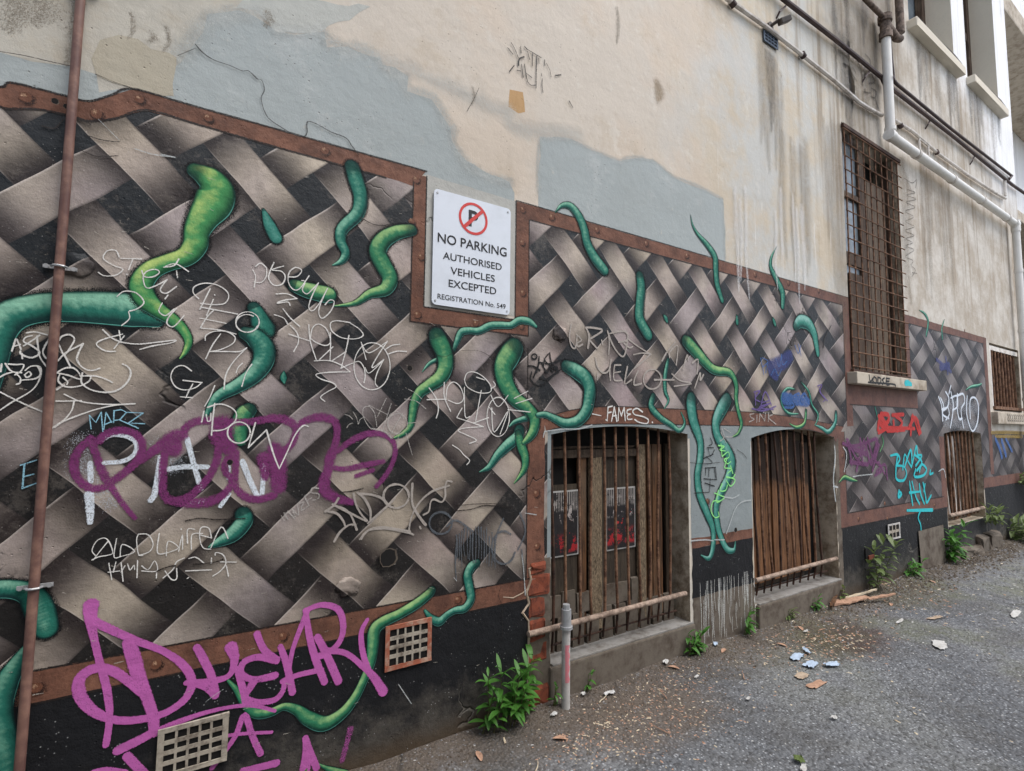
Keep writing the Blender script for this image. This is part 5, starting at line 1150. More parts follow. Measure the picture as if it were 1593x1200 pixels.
# --- tall window behind square mesh
wt = MB(); wt.box((5.2, .235, 1.9), (6.52, .25, 4.5)); win = wt.build('barred_window', M['void'], bld, 'tall sash window behind a rusty square mesh grille')
m = MB()
for x0, x1 in ((5.25, 5.33), (5.74, 5.88), (6.42, 6.48)): m.box((x0, .08, 2.0), (x1, .13, 4.42))
for z0, z1 in ((2.0, 2.09), (2.55, 2.60), (3.10, 3.22), (3.78, 3.84), (4.37, 4.45)): m.box((5.25, .076, z0), (5.8, .135, z1))
m.build('sash_frame', M['wood_red'], win)
for x0, x1 in ((5.33, 5.74),):
    for z0, z1 in ((2.09, 2.55), (2.60, 3.10), (3.22, 3.78), (3.84, 4.37)):
        m = MB(); m.box((x0, .10, z0), (x1, .105, z1)); m.build('pane', M['glass'], win)
m = MB()
for i in range(5):
    x = 5.88 + i * .115
    m.box((x, .105, 2.05), (x + .108, .12, 4.10), jit=.003)
m.build('boarding', m_wood('pale_boarding', lin(78, 66, 56), lin(122, 106, 90), worn=.4), win)
m = MB(); m.box((5.42, .05, 2.09), (5.70, .07, 3.0), jit=.004); m.build('loose_board', M['wood_red'], win)
for i in range(10):
    x = 5.27 + i * .131
    bar('grille_bar', (x, -.012, 4.40), (x + random.uniform(-.006, .006), -.012, 2.02), .0068, M['iron'], win, .008, n=6)
for j in range(18):
    z = 2.06 + j * .136
    bar('grille_bar', (5.235, -.022, z), (6.52, -.022, z + random.uniform(-.008, .008)), .006, M['iron'], win, .0, n=6)
m = MB(); m.box((5.235, -.03, 4.385), (6.50, -.004, 4.42)); m.build('grille_frame', M['iron_dark'], win)
m = MB(); m.box((5.235, -.03, 2.0), (6.50, -.004, 2.03)); m.build('grille_frame', M['iron_dark'], win)
m = MB(); m.box((5.17, -.085, 1.89), (6.74, .12, 2.0), chamfer=.008); sill = m.build('sill', M['sillstone'], win, 'thick stone sill with a black scrawl and a turquoise blot')
rb = Ribbons()
for st in ([(5.40, 1.98), (5.42, 1.92), (5.47, 1.95)], [(5.50, 1.97), (5.47, 1.93), (5.53, 1.91), (5.55, 1.95), (5.50, 1.97)], [(5.58, 1.97), (5.58, 1.91), (5.63, 1.92), (5.64, 1.96), (5.58, 1.97)], [(5.72, 1.97), (5.67, 1.95), (5.70, 1.93), (5.67, 1.905)], [(5.76, 1.97), (5.76, 1.91), (5.82, 1.91)], [(5.76, 1.94), (5.82, 1.945)], [(5.76, 1.97), (5.83, 1.97)], [(5.38, 1.91), (5.9, 1.92), (5.96, 1.90)]):
    rb.stroke([(x, z, .02) for x, z in st], -.0865, cols=4)
rb.build('graffiti_tag', SP['black'], win, 'black scrawl on the window sill')
rb = Ribbons(); rb.stroke([(6.20, 1.945, .07), (6.26, 1.95, .07), (6.33, 1.94, .05)], -.0867); rb.build('turquoise_blot', SP['cyan'], win)
# --- small barred window at the far end
wf = MB(); wf.box((9.1, .235, 1.7), (10.5, .25, 2.7)); win = wf.build('barred_window', M['void'], bld, 'small barred window at the far corner, above a stone sill')
m = MB(); m.box((9.17, .01, 2.57), (10.44, .06, 2.63)); m.box((9.17, .01, 1.74), (9.25, .06, 2.57)); m.build('frame', M['pvc_dirty'], win)
m = MB(); m.box((9.2, -.02, 1.76), (10.44, .05, 1.80)); m.build('frame', M['iron'], win)
for i in range(8): bar('bar', (9.34 + i * .135, .03, 2.60), (9.36 + i * .135, .03, 1.79), .017, M['iron'], win, .006)
m = MB(); m.box((9.25, .2, 1.78), (10.4, .23, 2.6)); m.build('boarding', M['wood_dark'], win)
m = MB(); m.box((9.08, -.07, 1.56), (10.62, .1, 1.72), chamfer=.01); m.build('sill', M['sillstone'], win)
rb = Ribbons()
for k in range(9):
    x = 9.45 + k * .09; rb.stroke([(x, 1.69, .014), (x + .05, 1.66, .014), (x, 1.62, .014), (x + .06, 1.60, .014)], -.0715, cols=4)
rb.build('graffiti_tag', SP['black'], win, 'black scrawl on the far sill')
# --- upper floor windows
for (x0, x1, z0) in ((7.02, 8.46, 6.26), (8.95, 10.28, 6.32)):
    m = MB(); m.box((x0 - .02, .37, z0), (x1 + .02, .40, 9.0)); m.box((x0 - .02, .362, z0), (x0, .37, 9.0)); win = m.build('window', M['glass'], bld, 'deep upper window with a brown timber frame' if x0 < 8 else 'second upper window, nearest the building corner')
    m = MB(); m.box((x0, .28, z0), (x0 + .10, .362, 9.0)); m.box((x1 - .1, .28, z0), (x1, .362, 9.0)); m.box((x0 + .1, .28, z0), (x1 - .1, .362, z0 + .1)); m.box((x0 + .1, .29, 7.6), (x1 - .1, .355, 7.72)); m.build('frame', M['wood_red'], win)
    m = MB(); m.box((x0 - .06, -.10, z0 - .10), (x1 + .06, .27, z0 + .012), chamfer=.015, jit=.004); m.build('sill', M['reveal'], win)
    m = MB(); m.sm = True
    m.tube([(x0 + .02, -.08, z0 + .03), (x0 + .4, -.07, z0 + .035), (x1 - .3, -.085, z0 + .03), (x1, -.07, z0 + .04)], .012, 6); m.build('sill_cable', M['cable'], win)

# --- concrete ledges in front of the basement windows
m = MB(); m.box((1.735, -.02, -.02), (2.93, .36, .185), chamfer=.012); 
m.build('window_ledge', M['concrete_dirty'], bld, 'rough concrete ledge under the left basement window')
m = MB(); m.box((1.755, -.012, .186), (2.925, .355, .194)); m.build('ledge_top', M['concrete'], bld)
m = MB(); m.box((3.64, -.03, -.02), (4.90, .36, .172), chamfer=.014); m.build('window_ledge', M['concrete_dirty'], bld, 'concrete ledge under the middle basement window')
m = MB(); m.box((3.66, -.02, .173), (4.89, .355, .181)); m.build('ledge_top', M['concrete'], bld)
m = MB()
for i in range(5):
    x = 7.3 + i * .30 + random.uniform(-.04, .04); m.box((x, -.07 + random.uniform(-.04, .03), -.02), (x + .33, .3, .16 + random.uniform(-.08, .05)), chamfer=.04, jit=.02)
m.build('window_ledge', M['concrete_dirty'], bld, 'broken concrete footing under the far basement window')
# --- small fixtures of the wall
def vent(loc, w, h, nx, nz, mat, label, mat2='void', parent=None, prot=.012):
    x, z = loc
    m = MB(); m.box((x + .006, -.010, z + .006), (x + w - .006, -.007, z + h - .006))
    v = m.build('air_vent', M[mat2], None, label, cat='vent', origin=(x, -.008, z))
    v['group'] = 'air vents in the wall'
    f = MB(); bw = w * .09; bh = h * .10
    f.box((x, -.0175, z), (x + w, -.012, z + bh), jit=.0015); f.box((x, -.0175, z + h - bh), (x + w, -.012, z + h), jit=.0015)
    f.box((x, -.017, z + bh), (x + bw, -.0125, z + h - bh)); f.box((x + w - bw, -.017, z + bh), (x + w, -.0125, z + h - bh))
    f.build('frame', M[mat], v)
    gq = MB(); iw = w - 2 * bw; ih = h - 2 * bh
    for i in range(1, nx): cx = x + bw + iw * i / nx; gq.box((cx - iw * .029 * 4 / nx, -.016, z + bh), (cx + iw * .029 * 4 / nx, -.012, z + h - bh))
    for j in range(1, nz): cz = z + bh + ih * j / nz; gq.box((x + bw, -.0155, cz - ih * .105 * 3 / nz / 1.5), (x + w - bw, -.0122, cz + ih * .105 * 3 / nz / 1.5))
    gq.build('grid', M[mat] if mat in ('vent_blue', 'vent_cream') else M['vent_cream'], v)
    return v
vent((.818, .385), .222, .195, 5, 4, 'terracotta', 'terracotta air vent with a square grid, beside the long green tentacle')
vent((-.008, .212), .222, .175, 5, 4, 'vent_cream', 'cream air vent with a square grid, low under the big pink word')
vent((5.83, .40), .27, .15, 3, 2, 'post', 'small pale framed vent under the border beneath the tall window')
p = P(1185, 40.5); q = P(1208, 79); vent((p.x, P(1185, 64).z), q.x - p.x, p.z - P(1185, 64).z, 4, 4, 'vent_blue', 'dull blue wall vent high up under the white conduit')
m = MB(); m.box((5.36, -.012, .265), (5.54, -.006, .38)); m.build('brick_hole', M['void'], bld)
m = MB(); m.box((5.40, -.02, .27), (5.52, -.0125, .31), jit=.004); m.build('broken_brick', M['brick'], bld)
m = MB(); m.box((6.55, -.02, .02), (7.2, -.006, .42), jit=.01); m.build('render_patch', M['concrete_dirty'], bld, 'grey cement patch on the far plinth')
# holes in the mural
def hole(px, py, r, mat='void'):
    c = P(px, py); rb = MB(); n = 26
    ring = [(c.x + math.cos(2 * math.pi * k / n) * r * (1 + .22 * noise.noise(Vector((k * .5, px, 0)))), c.z + math.sin(2 * math.pi * k / n) * r * (1 + .22 * noise.noise(Vector((k * .5, px, 0))))) for k in range(n)]
    inn = [(c.x + (x - c.x) * .86 - r * .06, c.z + (z - c.z) * .9) for x, z in ring]
    vs = [(x, GY[0] - .0004, z) for x, z in ring] + [(x, GY[0] + .0002, z) for x, z in inn]
    rb.add(vs, [(k, (k + 1) % n, n + (k + 1) % n, n + k) for k in range(n)], 0); rb.add([(x, GY[0] - .0001, z) for x, z in inn], [tuple(range(n))], 1)
    rb.build('hole', [M['concrete_dirty'], M['void']], bld)
hole(602, 866, .042); hole(635, 574, .014); hole(357, 719, .011); hole(88, 163, .011); hole(105, 171, .009); hole(1140, 824, .018)
for px, py, r in ((118, 412, .05), (541, 913, .05), (870, 520, .05)):   # raised lumps where filler squeezed out
    c = P(px, py); bm = bmesh.new(); bmesh.ops.create_icosphere(bm, subdivisions=3, radius=1)
    vs = []
    for v in bm.verts:
        d = v.co.normalized(); k = 1 + noise.noise(d * 2.2 + Vector((px, 0, 0))) * .5
        vs.append((c.x + d.x * r * k * 1.0, -.004 + d.y * .007 * k, c.z + d.z * r * k * .8))
    fs = [tuple(v.index for v in f.verts) for f in bm.faces]; bm.free()
    mesh('filler_lump', vs, fs, M['weave'], bld, smooth=True)

# ================================================================== sign
sx0, sx1, sz0, sz1 = 1.012, 1.460, 2.068, 2.648
def rounded(x0, x1, z0, z1, r, n=6):
    o = []
    for cx, cz, a in ((x1 - r, z0 + r, -90), (x1 - r, z1 - r, 0), (x0 + r, z1 - r, 90), (x0 + r, z0 + r, 180)):
        for k in range(n + 1):
            t = math.radians(a + 90 * k / n); o.append((cx + r * math.cos(t), cz + r * math.sin(t)))
    return o
a = P(672.3, 295); b_ = P(792, 326); c_ = P(791.3, 491); d_ = P(671.2, 474.8)
sx0 = (a.x + d_.x) / 2; sx1 = (b_.x + c_.x) / 2; sz0 = (c_.z + d_.z) / 2; sz1 = (a.z + b_.z) / 2
rp = rounded(sx0, sx1, sz0, sz1, .022); m = MB(); n_ = len(rp)
m.add([(x, -.0135, z) for x, z in rp] + [(x, -.0105, z) for x, z in rp], [tuple(range(n_)), tuple(range(2 * n_ - 1, n_ - 1, -1))] + [(k, (k + 1) % n_, n_ + (k + 1) % n_, n_ + k) for k in range(n_)])
sg = m.build('parking_sign', M['sign'], None, 'white metal parking sign with a barred P and black lettering, screwed to the wall', cat='sign', origin=((sx0 + sx1) / 2, -.012, sz0))
W_s = sx1 - sx0
def text(s, cx, cz, h, width, name='lettering', mat='ink', bold=.0, parent=None):
    cu = bpy.data.curves.new('t', 'FONT'); cu.body = s; cu.align_x = 'CENTER'; cu.align_y = 'CENTER'; cu.size = 1; cu.offset = bold; cu.extrude = 0.0
    o = bpy.data.objects.new('t', cu); C.objects.link(o)
    dg = bpy.context.evaluated_depsgraph_get(); me = bpy.data.meshes.new_from_object(o.evaluated_get(dg))
    vs = [v.co.copy() for v in me.vertices]; fs = [tuple(q.vertices) for q in me.polygons]
    bpy.data.objects.remove(o)
    x0 = min(v.x for v in vs); x1 = max(v.x for v in vs); y0 = min(v.y for v in vs); y1 = max(v.y for v in vs)
    out = [(cx + (v.x - (x0 + x1) / 2) / (x1 - x0) * width, -.0147, cz + (v.y - (y0 + y1) / 2) / (y1 - y0) * h) for v in vs]
    mesh(name, out, fs, M[mat], parent, s)
def spt(x, y): q = P(650 + x / 4.615, 270 + y / 4.615); return q.x, q.z
def tx(s, l, r, tl, bl, tr, br, **k):      # left/right x and the four heights read off the photograph
    x0, za = spt(l, tl); _, zb = spt(l, bl); x1, zc = spt(r, tr); _, zd = spt(r, br)
    text(s, (x0 + x1) / 2, (za + zb + zc + zd) / 4, ((za - zb) + (zc - zd)) / 2, x1 - x0, parent=sg, **k)
tx('NO PARKING', 135, 628, 435, 505, 537, 600, bold=.012)
tx('AUTHORISED', 172, 592, 572, 622, 650, 700, bold=.008)
tx('VEHICLES', 226, 543, 677, 732, 735, 783, bold=.008)
tx('EXCEPTED', 213, 553, 770, 822, 820, 873, bold=.008)
tx('REGISTRATION No. 549', 133, 620, 870, 905, 940, 977, bold=.004)
cx, cz = spt(390, 333); R_ = W_s * .188
m = MB(); n_ = 48
vo = [(cx + R_ * math.cos(2 * math.pi * k / n_), -.0149, cz + R_ * math.sin(2 * math.pi * k / n_)) for k in range(n_)]
vi = [(cx + R_ * .84 * math.cos(2 * math.pi * k / n_), -.0149, cz + R_ * .84 * math.sin(2 * math.pi * k / n_)) for k in range(n_)]
m.add(vo + vi, [(k, (k + 1) % n_, n_ + (k + 1) % n_, n_ + k) for k in range(n_)])
dx = R_ * .62; wv = R_ * .075
m.add([(cx - dx - wv, -.0152, cz - dx + wv), (cx - dx + wv, -.0152, cz - dx - wv), (cx + dx + wv, -.0152, cz + dx - wv), (cx + dx - wv, -.0152, cz + dx + wv)], [(0, 1, 2, 3)])
m.build('prohibition_ring', M['red'], sg)
text('P', cx, cz, R_ * 1.02, R_ * .66, mat='ink', bold=.03, parent=sg)
m = MB(); m.sm = True
for x, z in ((sx0 + .018, sz1 - .02), (sx1 - .018, sz1 - .02), (sx0 + .018, sz0 + .02), (sx1 - .018, sz0 + .02)): m.tube([(x, -.0135, z), (x, -.0160, z)], [.006, .005], 10)
m.build('screws', M['steel'], sg)

# ================================================================== pipes, cables, lamp
p0 = P(126, 0, -.03); p1 = P(29, 1200, -.03); p2 = P(91, 430, -.03); xx = (p0.x + p1.x + p2.x) / 3
m = MB(); m.sm = True; m.tube([(xx, -.03, 0.0), (xx, -.03, .9), (xx + .001, -.03, 1.8), (xx, -.03, 3.6), (xx, -.03, 6)], .0142, 14)
cp = m.build('conduit_pipe', M['pvc_brown'], None, 'thin brown conduit pipe running straight up the left end of the mural', cat='pipe', origin=(xx, -.03, 0))
for z in (P(0, 0, 0).z * 0 + 2.0, .94, 3.02):
    m = MB(); m.sm = True; m.box((xx - .045, -.014, z - .006), (xx + .045, -.008, z + .006)); m.tube([(xx - .02, -.03, z), (xx - .014, -.045, z), (xx, -.0505, z), (xx + .014, -.045, z), (xx + .02, -.03, z)], .004, 6)
    m.tube([(xx - .036, -.014, z), (xx - .036, -.02, z)], .008, 8); m.tube([(xx + .036, -.014, z), (xx + .036, -.02, z)], .008, 8)
    m.build('pipe_clip', M['steel'], cp)
m = MB(); m.sm = True; m.tube([(xx, -.03, 3.0), (xx, -.03, 3.12)], .024, 14); m.build('coupling', M['pvc_brown'], cp)
# white drainpipe: down, then along the wall to the corner, then down again
def vx(px, py, Y): q = P(px, py, Y); return q
A0 = vx(1375, 45, -.09); A1 = vx(1385, 204, -.09); B1 = vx(1580, 354, -.09)
zr = (A1.z + B1.z) / 2; xa = A1.x; xb = B1.x
m = MB(); m.sm = True
m.tube([(xa, -.09, zr), (xa, -.09, A0.z)], .044, 20)
dp = m.build('drainpipe', M['pvc'], None, 'fat white plastic drainpipe dropping then turning along the wall to the far corner', cat='pipe', origin=(xa, -.09, zr))
m = MB(); m.sm = True; m.tube([(xa, -.09, zr), (xb, -.09, zr)], .046, 20); m.build('horizontal_pipe', M['pvc'], dp)
m = MB(); m.sm = True; m.tube([(xb, -.09, zr), (xb, -.09, 0.3)], .046, 20); m.build('vertical_pipe', M['pvc'], dp)
for pts_, rr_ in (([(xa, -.09, zr + .05), (xa, -.09, zr + .09)], .052), ([(xa - .055, -.09, zr), (xa - .05, -.09, zr), (xa + .04, -.09, zr)], [.03, .054, .054]), ([(xb - .09, -.09, zr), (xb + .03, -.09, zr)], .056), ([(xb, -.09, zr + .05), (xb, -.09, zr - .12)], .055),
                 ([(xb, -.09, 1.9), (xb, -.09, 1.95)], .053), ([(xb, -.09, 2.9), (xb, -.09, 2.95)], .053), ([(xb, -.09, 3.8), (xb, -.09, 3.85)], .053)):
    m = MB(); m.sm = True; m.tube(pts_, rr_, 20); m.build('collar', M['pvc'], dp)
for i in range(4):
    xs_ = xa + (xb - xa) * (i + .6) / 4
    m = MB(); m.sm = True; m.tube([(xs_, -.09, zr), (xs_ + .05, -.09, zr)], .052, 20); m.build('collar', M['pvc_dirty'], dp)
zt = A0.z
m = MB(); m.sm = True
m.tube([(xa, -.09, zt - .10), (xa, -.09, zt - .03), (xa, -.09, zt - .02), (xa, -.09, zt + .08), (xa, -.09, zt + .09), (xa, -.09, zt + .16)], [.062, .062, .05, .05, .066, .066], 16); m.tube([(xa, -.09, zt + .08), (xa + .28, -.09, zt + .03), (xa + .36, -.09, zt + .06), (xa + .39, -.09, zt + .14), (xa + .39, -.09, zt + 4)], .04, 14)
m.tube([(xa, -.09, zt + .13), (xa - .5, -.07, zt + .18), (xa - 1.6, -.07, zt + .30)], .026, 12)
m.build('iron_joint', m_rustmetal('grimy_iron_joint', lin(70, 60, 54), lin(134, 118, 106)), dp, 'rusty old iron joint at the head of the pipe')
m = MB(); m.sm = True; m.tube([(xa, -.143, zr + .62), (xa, -.147, zr + .62)], .018, 10); m.build('plug', M['cable'], dp)
# cables and thin conduit
def cable(name, label, pts, r, mat, cat='cable', group=None):
    m = MB(); m.sm = True; V3 = [P(x, y, Y) for x, y, Y in pts]
    out = []
    for i in range(len(V3) - 1):
        for k in range(6): out.append(V3[i].lerp(V3[i + 1], k / 6))
    out.append(V3[-1]); m.tube(out, r, 8)
    return m.build(name, M[mat], None, label, cat=cat, origin=out[0], group=group)
c1 = cable('wall_cable', 'dark brown pipe slanting across the upper wall, ending behind the white drainpipe', [(1190, -26, -.04), (1220, 0, -.04), (1300, 62, -.04), (1372, 121, -.04), (1378, 133, -.04)], .022, 'cable')
c2 = cable('wall_cable', 'upper of the two dark cables running from the drainpipe to the far corner', [(1383, 60, -.03), (1390, 125, -.03), (1395, 131, -.03), (1480, 201, -.03), (1574, 274, -.03), (1570, 279, -.03)], .018, 'cable')
c3 = cable('wall_cable', 'lower of the two dark cables running from the drainpipe to the far corner', [(1385, 136, -.04), (1480, 210, -.04), (1575, 288, -.04), (1610, 312, -.04)], .022, 'cable')
c4 = cable('white_conduit', 'thin dirty white conduit sagging across the upper wall to the drainpipe', [(1100, -26, -.03), (1140, 5, -.03), (1192, 42, -.03), (1250, 87, -.03), (1300, 127, -.03), (1335, 158, -.03), (1350, 168, -.03), (1372, 180, -.03)], .019, 'pvc_dirty', cat='conduit')
c5 = cable('white_conduit', 'thin white conduit continuing beyond the drainpipe to the far corner', [(1390, 186, -.03), (1420, 205, -.03), (1458, 238, -.03), (1505, 272, -.03), (1548, 300, -.03), (1564, 309, -.03), (1563, 280, -.03)], .019, 'pvc_dirty', cat='conduit')
for par, spots in ((c4, [(1140, 6), (1249, 86)]), (c5, [(1401, 196), (1457, 237)])):
    for x, y in spots:
        q = P(x, y, -.03); m = MB(); m.sm = True; m.tube([q + Vector((-.02, 0, .01)), q + Vector((.02, 0, -.01))], .026, 10); m.build('coupling', M['cable'], par)
for par, spots in ((c1, [(1222, 10), (1352, 112)]), (c3, [(1448, 186), (1516, 243)])):
    for x, y in spots:
        q = P(x, y, -.03); m = MB(); m.tube([q, q + Vector((-.10, 0, -.10)), q + Vector((-.10, .028, -.14))], .009, 6); m.build('bracket', M['cable'], par)
q0 = P(1428, 217, -.02); q1 = P(1443, 245, -.02)
m = MB()
for a_, b2 in (((q0.x, q0.z), (q0.x, q1.z)), ((q1.x, q0.z), (q1.x, q1.z)), ((q0.x, q0.z), (q1.x, q0.z)), ((q0.x, q1.z), (q1.x, q1.z))): m.tube([(a_[0], -.03, a_[1]), (b2[0], -.03, b2[1])], .012, 6)
m.build('bracket', M['pvc_dirty'], c5)
# lamp
q = P(1226, 28, -.14)
m = MB(); m.sm = True
m.tube([(q.x - .06, -.002, q.z - .02), (q.x - .06, -.03, q.z - .02)], .035, 14); m.tube([(q.x - .06, -.03, q.z - .02), (q.x - .04, -.09, q.z + .0)], .014, 8)
lamp = m.build('wall_camera', M['camera'], None, 'small dark camera on a swivel mount under the dark cable', cat='camera', origin=(q.x - .06, 0, q.z - .02))
m = MB(); m.box((-.05, -.028, -.024), (.05, .028, .024), chamfer=.008)
rot = Matrix.Rotation(math.radians(-28), 3, 'Y') @ Matrix.Rotation(math.radians(-25), 3, 'Z')
m.v = [rot @ v + Vector((q.x, -.11, q.z)) for v in m.v]
m.build('housing', M['camera'], lamp)

# ================================================================== metal post
g0 = PG(880, 1103); g1 = g0.copy()
tzz = P(882, 940, g0.y).z
m = MB(); m.sm = True
m.tube([(g0.x, g0.y, -.03), (g0.x, g0.y, tzz * .5), (g0.x + .003, g0.y, tzz - .11)], .0225, 18)
post = m.build('bollard_post', M['post'], None, 'waist high grey metal post with a pink paint streak, beside the left basement window', cat='post', origin=(g0.x, g0.y, 0))
m = MB(); m.sm = True
m.tube([(g0.x + .003, g0.y, tzz - .125), (g0.x + .003, g0.y, tzz - .110)], .034, 18); m.tube([(g0.x + .003, g0.y, tzz - .11), (g0.x + .003, g0.y, tzz - .025)], .0265, 18); m.tube([(g0.x + .003, g0.y, tzz - .025), (g0.x + .003, g0.y, tzz)], .019, 8)
m.build('cap', M['steel'], post)
m = MB(); n_ = 8; vs = []; fs = []
for i in range(13):
    z = .14 + .19 * i / 12
    for k in range(n_ + 1):
        a = math.radians(-150 + (60 + 14 * math.sin(i * 1.7)) * k / n_ + 12); vs.append((g0.x + .001 + .0232 * math.cos(a), g0.y + .0232 * math.sin(a), z))
for i in range(12):
    for k in range(n_): fs.append((i * (n_ + 1) + k, i * (n_ + 1) + k + 1, (i + 1) * (n_ + 1) + k + 1, (i + 1) * (n_ + 1) + k))
m.add(vs, fs); m.build('pink_streak', m_simple('pink_on_post', lin(206, 118, 128), .7, dirt=.7, dirtcol=lin(160, 146, 144), scale=60), post)
# ================================================================== ground, far buildings
random.seed(5)
def grid(x0, x1, y0, y1, nx, ny, f):
    vs = [(x0 + (x1 - x0) * i / nx, y0 + (y1 - y0) * j / ny, 0) for j in range(ny + 1) for i in range(nx + 1)]
    vs = [(x, y, f(x, y)) for x, y, z in vs]
    return vs, [(j * (nx + 1) + i, j * (nx + 1) + i + 1, (j + 1) * (nx + 1) + i + 1, (j + 1) * (nx + 1) + i) for j in range(ny) for i in range(nx)]
def gh(x, y):
    h = noise.noise(Vector((x * 1.3, y * 1.3, 0))) * .012 + noise.noise(Vector((x * 9, y * 9, 3))) * .0035 + noise.noise(Vector((x * 30, y * 30, 7))) * .0012
    e = max(0, 1 - abs(y) / .28) if y > -.4 else 0
    return h + e * (.018 + .02 * noise.noise(Vector((x * 3, y * 5, 9)))) - .004
vs, fs = grid(-4, 12, -4.6, .30, 640, 200, gh)
mesh('ground', vs, fs, M['asphalt'], None, smooth=True, kind='structure')
vs, fs = grid(-60, 90, -60, 60, 2, 2, lambda x, y: -.05)
mesh('ground', vs, fs, M['asphalt'], None, kind='structure')
# opposite side of the alley, unseen behind the camera; added to shade the wall
m = MB(); m.box((-8, -9, -.1), (4.5, -4.6, 5.2)); o = m.build('shading_building', M['plaster'], None, 'plain unseen building added across the alley, sized to shade the near end of the wall', cat='building', origin=(0, -4.6, 0))
# set-back building beyond the corner
m = MB(); m.box((11.6, 1.3, -.1), (24, 10, 14))
fb = m.build('pale_building', M['plaster'], None, 'set back pale building beyond the corner with a concrete canopy', cat='building', origin=(11.6, 1.3, 0))
m = MB(); m.box((11.3, .4, 5.35), (20, 1.3, 5.55), chamfer=.02); m.box((11.2, .2, 8.9), (20, 1.3, 9.3), chamfer=.03); m.build('canopy', M['sillstone'], fb)
m = MB(); m.box((12.0, 1.26, 2.9), (16, 1.299, 5.3)); m.build('dark_opening', M['wood_dark'], fb)
m = MB(); m.box((11.9, 1.22, 2.8), (12.1, 1.25, 5.34)); m.box((14, 1.22, 2.8), (14.1, 1.25, 5.34)); m.build('frame', M['wood_red'], fb)

# ================================================================== weeds
def leaf_faces(base, dirv, L, Wd, droop, up):
    """folded pointed leaf: 2 x 5 quads"""
    d = Vector(dirv).normalized(); side = d.cross(Vector((0, 0, 1))).normalized()
    vs = []; n = 6
    for i in range(n + 1):
        t = i / n
        c = Vector(base) + d * (L * t) + Vector((0, 0, up * L * t - droop * L * t * t))
        w = Wd * (math.sin(math.pi * min(1, t * .92 + .06)) ** .8) * (1 - t * .25)
        if i == n: w = .0005
        vs += [c - side * w + Vector((0, 0, w * .35)), c, c + side * w + Vector((0, 0, w * .35))]
    fs = []
    for i in range(n):
        a = i * 3; fs += [(a, a + 1, a + 4, a + 3), (a + 1, a + 2, a + 5, a + 4)]
    return vs, fs
def plant(px, py, H, nst, label, LL=.09, spread=.10, mat='leaf', zb=0.0, pos=None):
    g_ = pos or PG(px, py, zb)
    if g_.y > -.02: g_.y = -.02
    leaves = MB(); st = MB(); st.sm = True
    for s in range(nst):
        a = random.uniform(0, 2 * math.pi); r = spread * math.sqrt(random.random())
        b0 = Vector((g_.x + r * math.cos(a), min(-.025, g_.y + r * math.sin(a) * .6), zb))
        hh = H * random.uniform(.55, 1.0) * (1 if s else 1.05) 
        tip = b0 + Vector((random.uniform(-.25, .25) * hh, random.uniform(-.35, .02) * hh, hh))
        pts = [b0.lerp(tip, t) + Vector((0, 0, 0)) for t in (0, .25, .5, .75, 1)]
        st.tube(pts, [.0032, .003, .0026, .002, .0012], 5)
        nl = max(4, int(hh / .022))
        for i in range(nl):
            t = .18 + .82 * i / (nl - 1); p_ = b0.lerp(tip, t); an = i * 2.4 + random.uniform(-.4, .4)
            L_ = LL * random.uniform(.6, 1.1) * (1.1 - .35 * abs(t - .6)) * (.75 if i == nl - 1 else 1)
            dv = Vector((math.cos(an), math.sin(an) - .15, 0))
            if p_.y > -.05 and dv.y > 0: dv.y = -dv.y
            up = random.uniform(.1, .5) if t < .85 else random.uniform(.8, 1.6)
            v_, f_ = leaf_faces(p_, dv, L_, L_ * random.uniform(.17, .25), random.uniform(.2, .7), up); leaves.add(v_, f_)
    o = st.build('weed', M['stem'], None, label, cat='plant', origin=(g_.x, g_.y, zb), group='weeds along the foot of the wall')
    leaves.build('leaves', M[mat], o); [setattr(pg, 'use_smooth', True) for pg in o.children[0].data.polygons]
    return o
plant(778, 1132, .30, 9, 'largest bushy weed left of the metal post', .085, .11)
plant(826, 1112, .32, 3, 'tall thin weed right beside the largest weed', .08, .05)
plant(857, 1105, .14, 2, 'tiny weed touching the foot of the metal post', .05, .03)
plant(913, 1080, .13, 2, 'small forked weed just right of the metal post', .055, .02)
plant(1072, 1018, .16, 9, 'compact weed at the right end of the left window ledge', .07, .07)
plant(1154, 986, .20, 4, 'slender weed under the scratched pier', .075, .03)
plant(1217, 962, .09, 4, 'low tuft in front of the middle window ledge', .06, .04, 'leaf_dry')
plant(1248, 944, .12, 4, 'small round tuft near the splintered timber', .07, .05)
plant(1271, 925, .16, 3, 'pale sprig on the corner of the middle ledge', .06, .04, 'leaf_dry')
plant(1340, 912, .46, 4, 'tall straggling weed under the purple and violet lettering', .11, .12, 'leaf_dry')
plant(1382, 890, .16, 7, 'low weed left of the turquoise underline', .09, .10)
plant(1460, 872, .42, 5, 'tall leafy weed beside the far basement window', .14, .10)
plant(1540, 836, .30, 10, 'broad weed patch at the far basement window', .15, .35, 'leaf_dry')
plant(1575, 828, .24, 6, 'straggling weeds at the far plinth', .13, .35, 'leaf_dry')
plant(1523, 800, .2, 7, 'weed growing out of the broken jamb of the far window', .12, .16, 'leaf_dry', pos=Vector((8.55, -.06, .3)), zb=.3)
plant(1591, 742, .14, 8, 'pale green weed sprouting from the far wall', .14, .2, 'leaf_dry', pos=Vector((10.1, -.04, .75)), zb=.72)
plant(525, 1198, .08, 3, 'tiny weed at the lower edge of the plinth', .05, .04, pos=Vector((.45, -.06, 0)))

